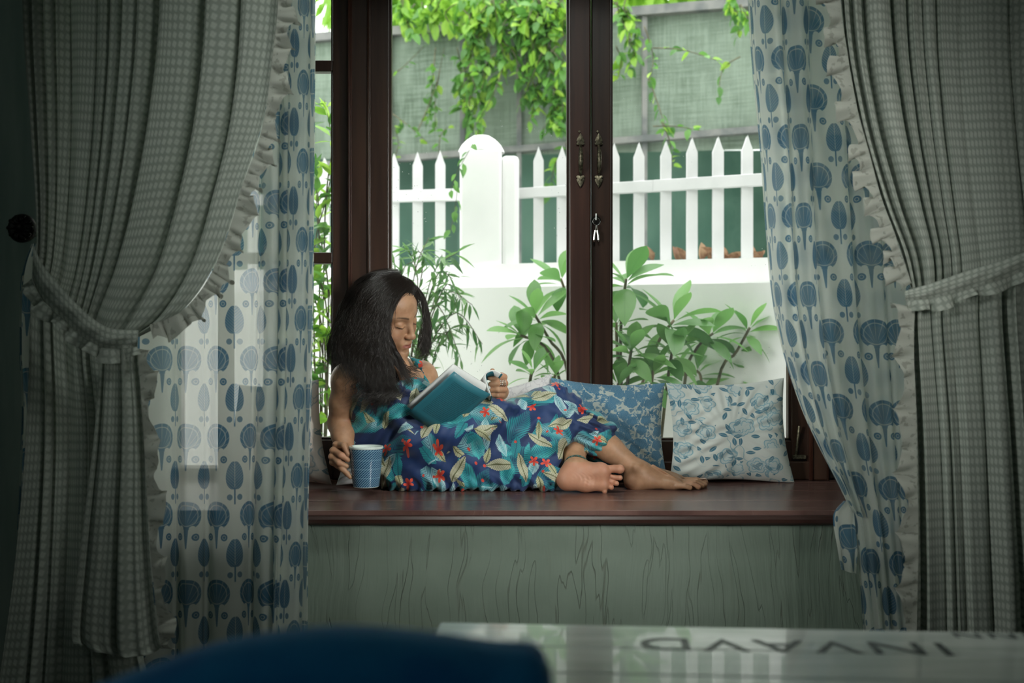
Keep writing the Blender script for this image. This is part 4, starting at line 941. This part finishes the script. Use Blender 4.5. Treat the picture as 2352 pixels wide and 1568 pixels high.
body.chain([Hd(-.0195, .0865, -.0695), Hd(-.006, .0965, -.0742), Hd(.006, .0965, -.0742), Hd(.0195, .0865, -.0695)], [.0022, .0056, .0056, .0022], .004)
body.chain([Hd(-.023, .090, -.0682), Hd(0, .1045, -.0684), Hd(.023, .090, -.0682)], [.0006, .0012, .0006], .002, -1)
He((0, .092, -.086), (.014, .006, .004), .008, -1)
# --- neck, torso
neck = W(884, 842, 3.28); body.cone(Hd(0, -.034, -.055), neck, .043, .045, .025)
chest = W(885, 905, 3.26); Rs = W(800, 872, 3.19); Ls = W(968, 866, 3.34)
body.cone(neck, chest, .047, .082, .05)
body.cone(Rs+np.array([.012, .0, .0]), neck+np.array([0, 0, -.012]), .038, .036, .04); body.cone(Ls+np.array([-.01, 0, 0]), neck+np.array([0, 0, -.012]), .036, .036, .04)
body.cone(Rs, chest, .045, .085, .05); body.cone(Ls, chest, .042, .085, .05)
body.cone(chest, W(905, 985, 3.29), .088, .080, .05); body.cone(W(905, 985, 3.29), W(935, 1050, 3.31), .078, .085, .05)
for c in ((905, 925, 3.185), (955, 925, 3.25)): body.ell(W(*c), (.045, .042, .046), k=.03)
hipR, hipL = W(945, 1058, 3.27), W(950, 1050, 3.36)
kneeR, kneeL = W(1272, 938, 3.29), W(1245, 975, 3.40)
body.cone(hipR, kneeR, .080, .052, .04); body.cone(hipL, kneeL, .070, .05, .04)
# right shin and foot flat on the seat
ankR = W(1470, 1084, 3.255)
body.ell(kneeR, (.050, .05, .05), k=.03)
body.chain([kneeR, W(1345, 984, 3.285), W(1400, 1030, 3.27), ankR], [.046, .047, .037, .0275], .02)
body.ell(W(1362, 1008, 3.285), (.045, .040, .034), k=.03)
gz = BT+.0005
def G(u, Y, z): return np.array([(u-1176)*Y/F, Y, gz+z])
heel = G(1460, 3.25, .024); body.ell(heel, (.031, .026, .024), k=.02)
body.cone(ankR, heel, .028, .024, .02); body.ell(W(1462, 1073, 3.222), (.009, .006, .009), k=.018)   # outer ankle bone
body.cone(ankR, G(1545, 3.28, .022), .027, .019, .025); body.cone(heel, G(1548, 3.235, .016), .023, .014, .03)
body.cone(G(1500, 3.262, .036), G(1560, 3.30, .020), .022, .016, .02)
body.cone(G(1535, 3.24, .017), G(1562, 3.228, .013), .015, .012, .014); body.cone(G(1540, 3.26, .020), G(1568, 3.262, .014), .016, .0125, .014)
toes = [((1556, 3.222, .012), (1574, 3.215, .013), (1585, 3.214, .0080), .0095, .0078, .0076), ((1562, 3.236, .013), (1590, 3.227, .017), (1605, 3.226, .0080), .0095, .0078, .0076),
        ((1566, 3.256, .014), (1596, 3.249, .019), (1613, 3.248, .0085), .0095, .0080, .0078), ((1570, 3.276, .015), (1601, 3.271, .020), (1619, 3.270, .009), .010, .0082, .0080), ((1570, 3.303, .015), (1600, 3.300, .016), (1618, 3.299, .0125), .0135, .0118, .0118)]
for a, b, c, ra, rb, rc in toes: body.chain([G(*a), G(*b), G(*c)], [ra, rb, rc], .0025)
for dv in (0, 1, 2): body.cone(W(1500+dv*8, 1068+dv*7, 3.245+dv*.012), W(1556+dv*4, 1101+dv*3, 3.24+dv*.022), .0026, .0022, .008)   # tendons
# left shin comes from under the right one; its sole faces the room
ankL = W(1322, 1078, 3.185)
body.chain([kneeL, W(1318, 1018, 3.30), ankL], [.045, .040, .0285], .02)
Ys = 3.150
def So(u, v, d): return W(u, v, Ys+d)
body.ell(So(1303, 1099, .022), (.030, .027, .030), k=.02)
body.cone(ankL, So(1306, 1095, .03), .028, .024, .02)
body.chain([So(1305, 1103, .02), So(1345, 1112, .016), So(1385, 1113, .014)], [.026, .019, .018], .02)        # outer edge
body.chain([So(1312, 1092, .026), So(1350, 1090, .026), So(1380, 1080, .016)], [.022, .017, .022], .02)        # arch to the ball
body.ell(So(1383, 1084, .010), (.022, .014, .018), k=.014); body.ell(So(1382, 1108, .010), (.016, .012, .020), k=.014)
body.cone(ankL, So(1375, 1085, .034), .027, .020, .03)
for a, b, c, r in (((1392, 1078), (1410, 1076), (1424, 1077), .0135), ((1395, 1092), (1412, 1096), (1424, 1097), .0080), ((1396, 1101), (1408, 1108), (1416, 1110), .0076), ((1392, 1110), (1400, 1118), (1404, 1119), .0076), ((1384, 1117), (1387, 1125), (1389, 1128), .0074)):
    body.chain([So(*a, .020), So(*b, .016), So(*c, .006)], [r*.95, r*.82, r], .004)
# --- arms
def hand(chains, k=.0035):
    for pts, rs in chains: body.chain([W(*q) for q in pts], rs, k)
elbR = W(781, 972, 3.225); wrR = W(792, 1026, 3.165)
body.chain([Rs, W(788, 925, 3.205), elbR], [.042, .038, .033], .02); body.chain([elbR, W(788, 1000, 3.19), wrR], [.034, .031, .023], .02)
# right palm behind the knuckles, fingers hooked through the handle
body.ell(W(777, 1052, 3.148), (.019, .020, .031), k=.012); body.cone(wrR, W(778, 1045, 3.150), .022, .018, .014)
hand([([(775, 1022, 3.137), (790, 1022, 3.112), (800, 1042, 3.104)], [.0108, .0094, .0076]),
      ([(768, 1034, 3.133), (783, 1045, 3.106), (799, 1056, 3.104)], [.0105, .0092, .0074]),
      ([(764, 1047, 3.133), (778, 1062, 3.106), (796, 1070, 3.108)], [.0102, .0090, .0072]),
      ([(766, 1060, 3.133), (785, 1076, 3.108), (798, 1088, 3.106), (805, 1096, 3.106)], [.0098, .0082, .0070, .0058]),
      ([(788, 1030, 3.150), (800, 1025, 3.138), (808, 1032, 3.122)], [.0105, .0095, .0075])])
for c in ((771, 1020, 3.132), (764, 1034, 3.129), (761, 1049, 3.129), (764, 1062, 3.13)): body.ell(W(*c), (.0095, .010, .0085), k=.006)
# left arm mostly behind the book, fist closed round the curled half
elbL = W(1035, 985, 3.33); wrL = W(1150, 900, 3.25)
body.chain([Ls, W(995, 925, 3.35), elbL], [.042, .038, .031], .02); body.chain([elbL, W(1090, 945, 3.29), wrL], [.032, .028, .021], .02)
body.ell(W(1148, 882, 3.215), (.018, .022, .027), k=.010); body.cone(wrL, W(1148, 885, 3.22), .021, .018, .014)
hand([([(1152, 863, 3.205), (1157, 866, 3.182), (1143, 866, 3.163), (1126, 868, 3.165)], [.0110, .0105, .0095, .0078]),
      ([(1154, 877, 3.205), (1159, 880, 3.180), (1144, 880, 3.160), (1127, 882, 3.163)], [.0110, .0103, .0093, .0078]),
      ([(1153, 891, 3.205), (1158, 894, 3.181), (1144, 894, 3.162), (1128, 895, 3.164)], [.0105, .0100, .0090, .0076]),
      ([(1150, 903, 3.208), (1154, 906, 3.186), (1142, 907, 3.170), (1130, 906, 3.170)], [.0098, .0090, .0082, .0070]),
      ([(1140, 876, 3.225), (1133, 862, 3.205), (1131, 851, 3.185)], [.0110, .0095, .0072])])
def bdisp(X):                                   # sole creases
    q = So(1345, 1102, .0); m = np.exp(-(((X[..., 0]-q[0])/.035)**2+((X[..., 2]-q[2])/.018)**2))*(X[..., 1] < Ys+.03)
    return .00045*m*(np.sin((X[..., 0]*.8+X[..., 2]*.6+.010*np.sin(X[..., 2]*90+1))*620)+.7*np.sin((X[..., 0]*.5-X[..., 2]*.7+.008*np.sin(X[..., 0]*130))*850))
bv, bf = body.mesh(.0021, bdisp)
# colour masks in head / hand space (lips, brows, lids, reddish soles and knuckles)
Lc = ((bv-Hc)@RH)/HS; x, y, z = Lc.T; ax = np.abs(x); fr_ = y > .055
col = np.zeros((len(bv), 3))
lipz = np.where(z > -.0684, (z+.0684)/(.0085-.004*np.clip(ax/.02, 0, 1)), (-.0684-z)/(.0105-.005*np.clip(ax/.02, 0, 1)))
col[:, 0] = np.clip(1.25-lipz**2*1.1, 0, 1)*np.clip((.024-ax)/.005, 0, 1)*fr_*(y > .078)
bz = .0225+.006*np.sin(np.clip((ax-.012)/.042, 0, 1)*2.3)-.004
bw = .0034*np.clip((.056-ax)/.030, .15, 1)
col[:, 1] = np.clip(1.3-((z-bz)/bw)**2, 0, 1)*np.clip((ax-.010)/.004, 0, 1)*np.clip((.056-ax)/.006, 0, 1)*fr_*.85
lz = -.0045-.0042*np.sin(np.clip((ax-.017)/.029, 0, 1)*np.pi)
col[:, 1] = np.maximum(col[:, 1], np.clip(1.4-((z-lz)/.0017)**2, 0, 1)*np.clip((ax-.0195)/.003, 0, 1)*np.clip((.048-ax)/.003, 0, 1)*fr_)
col[:, 2] = .45*np.exp(-((ax-.040)/.018)**2-((z+.035)/.018)**2)*fr_+.4*np.exp(-(x/.012)**2-((z+.04)/.010)**2)*fr_*(y > .09)
sole = (np.abs(bv[:, 1]-Ys) < .022)*(bv[:, 0] > W(1265, 0, Ys)[0])*(bv[:, 0] < W(1445, 0, Ys)[0])*(bv[:, 2] < W(0, 1062, Ys)[2])
col[:, 2] = np.maximum(col[:, 2], .75*sole)
for (u, v, Y) in ((785, 1042, 3.10), (1158, 880, 3.18), (1604, 1112, 3.22), (1450, 1110, 3.24)): col[:, 2] = np.maximum(col[:, 2], .5*np.exp(-(np.linalg.norm(bv-W(u, v, Y), axis=1)/.02)**2))
def skin_f():
    a = xyz(attr('paint')); v = objco(); n = noise(v, 55, 4); n2 = noise(v, 300, 2)
    c = mixc(step(n, .3, .7), (.385, .205, .115), (.46, .26, .155)); c = mixc(a[2]*.8, c, (.52, .23, .15)); c = mixc(a[0]*.85, c, (.36, .10, .085)); c = mixc(a[1]*.9, c, (.03, .018, .013))
    return [c, n2, .12, .0006]
M_skin = material('brown_skin', skin_f, .45, spec=.45, sss=.12)
pe = empty('person', W(950, 1110, 3.3), 'young woman with long dark hair and a tropical print dress, reading on the window seat', 'person')
link('body', mesh('body', bv, bf, M_skin, True, attrs={'paint': col}), pe)
print('body', len(bv), flush=True)
# --- dress
dr = SDF()
dr.cone(chest+np.array([0, 0, -.012]), W(903, 985, 3.285), .095, .088, .04); dr.cone(W(903, 985, 3.285), W(945, 1050, 3.30), .090, .100, .05)
for c in ((905, 925, 3.182), (955, 925, 3.247)): dr.ell(W(*c), (.057, .056, .057), k=.03)
dr.cone(W(845, 900, 3.205), W(850, 1000, 3.24), .050, .062, .04); dr.cone(W(850, 905, 3.20), W(950, 905, 3.20), .058, .055, .04); dr.cone(W(845, 995, 3.24), W(900, 1045, 3.26), .05, .07, .04)
dr.cone(W(985, 915, 3.30), W(960, 980, 3.31), .040, .06, .03)
dr.cone(W(955, 1040, 3.27), W(1262, 944, 3.28), .085, .066, .05); dr.ell(W(1265, 938, 3.285), (.075, .070, .062), k=.04)
dr.cone(W(925, 1060, 3.27), W(1240, 1050, 3.26), .080, .072, .05)
dr.cone(W(930, 1085, 3.235), W(1240, 1085, 3.225), .050, .050, .05); dr.cone(W(1000, 1020, 3.25), W(1250, 1005, 3.25), .075, .075, .05)
dr.cone(W(1265, 945, 3.285), W(1345, 988, 3.283), .064, .061, .04); dr.cone(W(1345, 988, 3.283), W(1370, 1006, 3.280), .060, .055, .02); dr.cone(W(1300, 1000, 3.30), W(1230, 1060, 3.26), .045, .055, .04)
dr.cone(W(1345, 1000, 3.34), W(1380, 1090, 3.36), .035, .03, .03)
dr.cone(W(948, 1006, 3.175), W(1128, 951, 3.195), .056, .056, .05)   # lap fold the book sinks into
for i in range(16):                             # gathered hem lying on the seat
    a = 1000+i*17.5; b = a+17.5; dr.cone(W(a, 1113+3*math.sin(i*1.9), 3.195), W(b, 1113+3*math.sin(i*1.9+1.9), 3.195), .011+.004*math.sin(i*2.3), .011+.004*math.sin(i*2.3+2.3), .01)
for i in range(20):                             # gathered cuff of the skirt just below the raised knee
    def cq(i): a = i*2*math.pi/20; s_ = .0500+.003*math.sin(i*2.2); return W(1378, 1007, 3.280)+s_*(math.cos(a)*np.array([.62, 0, .78])+math.sin(a)*np.array([0, -1, 0]))+np.array([.78, 0, -.62])*.006*math.sin(i*1.7)
    dr.cone(cq(i), cq(i+1), .0085+.003*math.sin(i*2.9), .0085+.003*math.sin(i*2.9+2.9), .008)
dr.chain([W(1235, 1110, 3.18), W(1262, 1100, 3.175), W(1290, 1085, 3.178), W(1300, 1062, 3.19)], [.016, .013, .011, .009], .012)
# openings: neckline, right shin, left ankle
dr.ell(W(905, 838, 3.20), (.085, .12, .040), k=.008, op=-1)
dr.chain([W(1412, 1036, 3.268), W(1480, 1090, 3.25)], [.047, .05], .006, -1)
dr.chain([W(1322, 1044, 3.225), W(1324, 1075, 3.185)], [.036, .040], .008, -1)
dr.cone(W(1440, 1060, 3.3), W(1460, 1130, 3.25), .05, .05, .01, -1)
dr.cone(W(1290, 1100, 3.135), W(1400, 1100, 3.135), .030, .03, .01, -1)
# straps
dr.chain([W(980, 876, 3.262), W(972, 856, 3.245), W(958, 834, 3.238), W(940, 818, 3.255)], [.010, .0075, .0065, .006], .006)
kx_, kz_ = W(1275, 920, 3.28)[0], W(1275, 900, 3.28)[2]
def ddisp(X):
    x, y, z = X[..., 0], X[..., 1], X[..., 2]
    an = np.arctan2(z-kz_-.03, x-kx_-.02); rr = np.hypot(x-kx_, z-kz_)
    fan = .0050*np.sin(an*13+2.4*np.sin(6*rr+1))*np.clip(rr/.12, 0, 1)*np.clip(1.1-rr/.45, 0, 1)
    w2 = .0045*np.sin((z*.93-x*.30)*85+2.2*np.sin(x*9+1.3)+1.2*np.sin(y*14))*np.clip((z-BT-.03)/.08, 0, 1)
    w3 = .0028*np.sin(x*62+z*95+3*np.sin(z*20+y*7))+.0018*np.sin(x*140-z*110+2*np.sin(x*33))
    hem = .004*np.sin(x*210+3*np.sin(z*60))*np.clip((BT+.05-z)/.03, 0, 1)
    edge = .005*np.sin(z*260+x*120)*np.exp(-((x-W(1360, 0, 3.25)[0])/.035)**2)
    return fan+w2*.8+w3+hem+edge
dv, df = dr.mesh(.0028, ddisp)
dv[:, 2] = np.maximum(dv[:, 2], BT+.0008)
def dress_f():
    x, y, z = xyz(attr('duv')); v0 = comb(x, y); x = x+(noise(v0, 22, 2)-.5)*.012; y = y+(noise(comb(x+3.0, y), 22, 2)-.5)*.012; v = comb(x, y); nz = noise(v, 3, 2)
    c = mixc(step(nz, .4, .6), (.005, .018, .075), (.006, .030, .115))
    def lay(scale, off, rnd=1.0):
        vv_ = comb(x+off, y+off*.7); a = voro(vv_, scale, 'F1', rnd); q = xyz(a.outputs['Position']); k = xyz(a.outputs['Color'])
        dx = x+off-q[0]; dy = y+off*.7-q[1]; an = k[0]*6.283; return dx*cos(an)+dy*sin(an), dy*cos(an)-dx*sin(an), k
    def frond(c, scale, off, L, Wd, ca, cb, fq, thr):
        lx, ly, k = lay(scale, off); t = lx/L; env = (1-t*t)*Wd*(1.15-t*.35)
        saw = frac((lx*.8-absn(ly)*1.15)*fq); m = (1-step(absn(ly)-env*(.72+.28*saw), -.0012, .0008))*step(saw, .12, .34)*(k[1] > thr)
        inn = step(absn(ly)/Wd, .05, .9); return mixc(m, c, mixc(inn, ca, cb))
    def blade(c, scale, off, L, Wd, ca, cb, thr):
        lx, ly, k = lay(scale, off); t = lx/L; env = (1-t*t)*Wd*(1.2-t*.4)+sin(lx*900)*.0006
        m = (1-step(absn(ly)-env, -.0008, .0008))*(k[1] > thr); vein = (1-step(absn(ly), .0006, .0022))
        ribs = (1-step(absn(sin((lx-absn(ly)*.9)*520)), .25, .6))*.6
        return mixc(m, c, mixc(mx(vein, ribs), ca, cb))
    teal, dteal, pale, cream, olive = (.012, .23, .26), (.008, .10, .15), (.20, .42, .46), (.46, .45, .32), (.09, .10, .035)
    c = frond(c, 8.5, .00, .070, .030, dteal, teal, 110, .42)
    c = frond(c, 10, .37, .060, .024, pale, teal, 150, .6)
    c = frond(c, 12, .91, .048, .020, teal, (.05, .42, .42), 170, .52)
    c = blade(c, 13, 1.43, .036, .0115, teal, dteal, .6)
    c = frond(c, 14, 2.2, .042, .014, pale, (.45, .62, .62), 170, .62)
    c = blade(c, 11.5, 1.91, .042, .0125, cream, olive, .52)
    c = blade(c, 17, 2.73, .026, .0085, (.42, .42, .26), olive, .62)
    lx, ly, k = lay(10.5, 3.3, .9); r = sqrt(lx*lx+ly*ly); th = atan2(ly, lx); R5 = absn(cos(th*2.5))*.0125+.0035
    m = (1-step(r-R5, -.001, .001))*(k[1] > .55); c = mixc(m, c, mixc(step(r, .002, .012), (.50, .02, .015), (.70, .08, .035)))
    lx, ly, k = lay(24, 4.1); r = sqrt(lx*lx+ly*ly); m = (1-step(r, .0035, .005))*(k[1] > .82); c = mixc(m, c, (.55, .05, .03))
    n2 = noise(v, 420, 2); return [c, n2, .1, .0005]
M_dress = material('navy_tropical_print_fabric', dress_f, .62, sheen=.15)
duv = np.stack([dv[:, 0], dv[:, 2]+.55*dv[:, 1]+.02*np.sin(dv[:, 0]*7), 0*dv[:, 0]], 1)
ds = link('dress', mesh('dress', dv, df, M_dress, True, attrs={'duv': duv}), pe)
print('dress', len(dv), flush=True)
# --- anklet, rings, nails
def ring_pts(c, ax_, r, n=24):
    ax_ = np.array(ax_, float); ax_ /= np.linalg.norm(ax_); a = np.cross(ax_, [0.3, .2, 1]); a /= np.linalg.norm(a); b = np.cross(ax_, a)
    return [tuple(c+a*r*math.cos(t)+b*r*math.sin(t)) for t in np.linspace(0, 2*math.pi, n+1)]
ac = W(1323, 1068, 3.197); adir = ankL-W(1318, 1018, 3.30)
MB().tube(ring_pts(ac, adir, .0345), .0030, 6).build('anklet', material('green_black_beads', noisy((.01, .02, .02), (.05, .22, .20), 400, 2), .4), pe, smooth=True)
rp = ring_pts(ac+.002*adir/np.linalg.norm(adir), adir, .0365, 30)
bm_ = MB()
for q in rp[:-1]: bm_.tube([(q[0]-.0016, q[1], q[2]), (q[0]+.0016, q[1], q[2])], .0019, 6)
bm_.build('anklet_bead', M_brass, pe, smooth=True)
for i, u in enumerate((1144.5, 1148, 1151.5, 1155)):
    MB().tube(ring_pts(W(u, 880, 3.1605+i*.0046), W(1159, 880, 3.180)-W(1144, 880, 3.160), .0112), .0013, 6).build('ring', M_steel, pe, smooth=True)
nail = MB(); M_nail = material('pale_nail', (.62, .42, .34), .25)
q = G(1616, 3.292, .022); MB().add([tuple(q+np.array(d)) for d in ((-.008, -.006, .002), (.009, -.006, .003), (.009, .006, .003), (-.008, .006, .002), (0, 0, .0045))], [(0, 1, 4), (1, 2, 4), (2, 3, 4), (3, 0, 4)]).build('toenail', M_nail, pe)
# --- hair
M_hair = material('black_brown_hair', (.020, .013, .010), .32, spec=.9)
hs = SDF()
for c, r in (((0, -.022, .036), (.077, .090, .081)), ((0, -.050, -.02), (.074, .050, .085))): hs.ell(Hd(*c), r, RH, k=.02)
hs.chain([W(850, 700, 3.27), W(832, 760, 3.25), W(825, 830, 3.22), W(850, 890, 3.19)], [.055, .055, .052, .040], .03)
hs.cone(W(862, 790, 3.21), W(885, 880, 3.17), .036, .036, .03); hs.cone(W(885, 880, 3.165), W(860, 915, 3.165), .032, .018, .03)
hs.ell(Hd(.0, .104, -.028), (.064, .062, .088), RH, k=.006, op=-1)
hv, hf = hs.mesh(.004, lambda X: .0007*np.sin(X[..., 0]*300+X[..., 2]*90))
hair = link('hair', mesh('hair', hv, hf, material('hair_undercoat', (.006, .004, .004), .9, spec=.05), True), pe)
def lock(guides, n, spread, r=.00045, wav=.006, wf=2.6, seed=0, m=26):
    """strands between neighbouring guides; each guide a list of (u, v, Y)"""
    g = np.array([catmull(np.array([W(*q) for q in gg]), m) for gg in guides]); rg = np.random.default_rng(seed)
    a = rg.uniform(0, len(g)-1.001, n) if len(g) > 1 else np.zeros(n); i = a.astype(int); f = (a-i)[:, None, None]
    base = g[i]*(1-f)+g[np.minimum(i+1, len(g)-1)]*f
    t = np.linspace(0, 1, m)[None, :, None]; off = rg.normal(0, 1, (n, 1, 3))*spread*(.35+.65*np.sqrt(t)); clump = rg.integers(0, max(n//22, 1), n); cph = rg.uniform(0, 6.28, (max(n//22, 1), 2)); cof = rg.normal(0, 1, (max(n//22, 1), 3))*spread
    off = off*.42+cof[clump][:, None, :]*(.5+.6*t)
    ph = cph[clump]; w1 = wav*1.65*t**1.15*np.stack([np.sin(wf*6.28*t[..., 0]+ph[:, :1]), np.cos(wf*5.1*t[..., 0]+ph[:, 1:]), .6*np.sin(wf*4.2*t[..., 0]+ph[:, 1:]*2)], -1)
    p = base+off+w1; ln = rg.uniform(.86, 1.0, n)
    # cut length by reparametrising
    out = np.empty_like(p); tt = np.linspace(0, 1, m)
    for s in range(n):
        q = tt*ln[s]
        for c in range(3): out[s, :, c] = np.interp(q, tt, p[s, :, c])
    return out, np.full(n, r)*rg.uniform(.7, 1.5, n)
def strands(name, sets):
    V = []; F_ = []; base = 0
    for pts, rad in sets:
        n, m, _ = pts.shape; d = np.gradient(pts, axis=1); d /= np.linalg.norm(d, axis=2, keepdims=True)+1e-9
        a = np.cross(d, np.array([.3, .9, .2])); a /= np.linalg.norm(a, axis=2, keepdims=True)+1e-9; b = np.cross(d, a)
        tp_ = np.clip((1-np.linspace(0, 1, m))*5, .15, 1)[None, :, None]; R = rad[:, None, None]*tp_
        ring = np.stack([pts+R*(a*math.cos(k)+b*math.sin(k)) for k in (0, 2.094, 4.189)], 2)   # n m 3 3
        V.append(ring.reshape(-1, 3))
        i = np.arange(n)[:, None, None]*m*3+np.arange(m-1)[None, :, None]*3+np.arange(3)[None, None, :]; j = np.arange(n)[:, None, None]*m*3+np.arange(m-1)[None, :, None]*3+(np.arange(3)[None, None, :]+1) % 3
        F_.append(np.stack([i, j, j+3, i+3], -1).reshape(-1, 4)+base); base += n*m*3
    return link(name, mesh(name, np.concatenate(V), np.concatenate(F_), M_hair, True), hair)
T = (922, 652, 3.235)
def gl(*a): return list(a)
s1 = lock([gl((914, 628, 3.25), (868, 629, 3.24), (820, 655, 3.24), (798, 705, 3.25), (780, 770, 3.23), (775, 835, 3.19)),
           gl((916, 633, 3.22), (874, 644, 3.18), (838, 680, 3.155), (815, 730, 3.15), (797, 795, 3.14), (795, 868, 3.11)),
           gl((922, 640, 3.20), (888, 658, 3.155), (856, 700, 3.13), (836, 755, 3.12), (822, 815, 3.115), (832, 885, 3.10)),
           gl((930, 648, 3.19), (900, 672, 3.15), (874, 712, 3.12), (862, 770, 3.11), (856, 830, 3.11), (866, 905, 3.10)),
           gl((936, 657, 3.19), (910, 686, 3.155), (888, 728, 3.125), (880, 785, 3.115), (888, 835, 3.12), (895, 900, 3.11))], 3800, .0075, .00032, .0125, 2.6, seed=1)
s0 = lock([gl((905, 630, 3.30), (862, 636, 3.31), (815, 670, 3.31), (788, 715, 3.30), (772, 775, 3.28), (766, 835, 3.25)),
           gl((914, 626, 3.26), (866, 628, 3.25), (818, 656, 3.25), (796, 708, 3.26), (780, 770, 3.25), (772, 840, 3.22))], 900, .008, .00032, .010, 3.0, seed=11)
s2 = lock([gl((936, 660, 3.20), (908, 690, 3.165), (890, 735, 3.145), (893, 785, 3.14), (912, 825, 3.15), (925, 870, 3.15)),
           gl((936, 660, 3.20), (912, 690, 3.165), (894, 740, 3.143), (898, 790, 3.14), (920, 830, 3.16), (945, 890, 3.17))], 600, .0035, .0003, .005, seed=2)
s3 = lock([gl((930, 648, 3.26), (958, 668, 3.30), (972, 705, 3.29), (972, 750, 3.275), (966, 790, 3.265), (958, 825, 3.26)),
           gl((920, 640, 3.28), (962, 665, 3.33), (979, 715, 3.31), (981, 760, 3.29), (976, 800, 3.28), (955, 822, 3.27)),
           gl((925, 640, 3.29), (968, 675, 3.33), (984, 730, 3.32), (984, 785, 3.30), (980, 812, 3.29), (962, 824, 3.28))], 420, .0036, .00032, .007, 3.0, seed=3)
s4 = lock([gl((800, 780, 3.20), (790, 815, 3.19), (795, 850, 3.17), (785, 885, 3.16)), gl((840, 820, 3.15), (835, 870, 3.14), (850, 905, 3.13), (812, 930, 3.13)), gl((870, 830, 3.14), (865, 880, 3.125), (880, 915, 3.12), (850, 935, 3.12)),
           gl((890, 830, 3.14), (900, 870, 3.12), (912, 905, 3.12), (890, 928, 3.12))], 1000, .008, .00032, .014, 1.8, seed=4)
s5 = lock([gl((880, 640, 3.33), (830, 665, 3.35), (790, 730, 3.34), (770, 790, 3.32), (768, 835, 3.29))], 300, .011, .0003, .012, 2.2, seed=5)
s6 = lock([gl((905, 815, 3.20), (925, 836, 3.20), (950, 840, 3.20), (975, 832, 3.22)), gl((890, 820, 3.14), (925, 850, 3.14), (935, 880, 3.14), (920, 900, 3.13))], 90, .006, .0004, .006, 1.5, seed=6)
s7 = lock([gl((925, 636, 3.26), (945, 648, 3.23), (952, 665, 3.215), (962, 690, 3.235), (968, 730, 3.255)), gl((915, 636, 3.27), (935, 645, 3.22), (942, 662, 3.205), (920, 680, 3.175), (895, 715, 3.155)), gl((905, 634, 3.27), (925, 642, 3.21), (930, 662, 3.19), (900, 690, 3.165), (880, 735, 3.15))], 900, .0035, .00032, .003, seed=7)
strands('strands', [s0, s1, s2, s3, s4, s5, s6, s7])
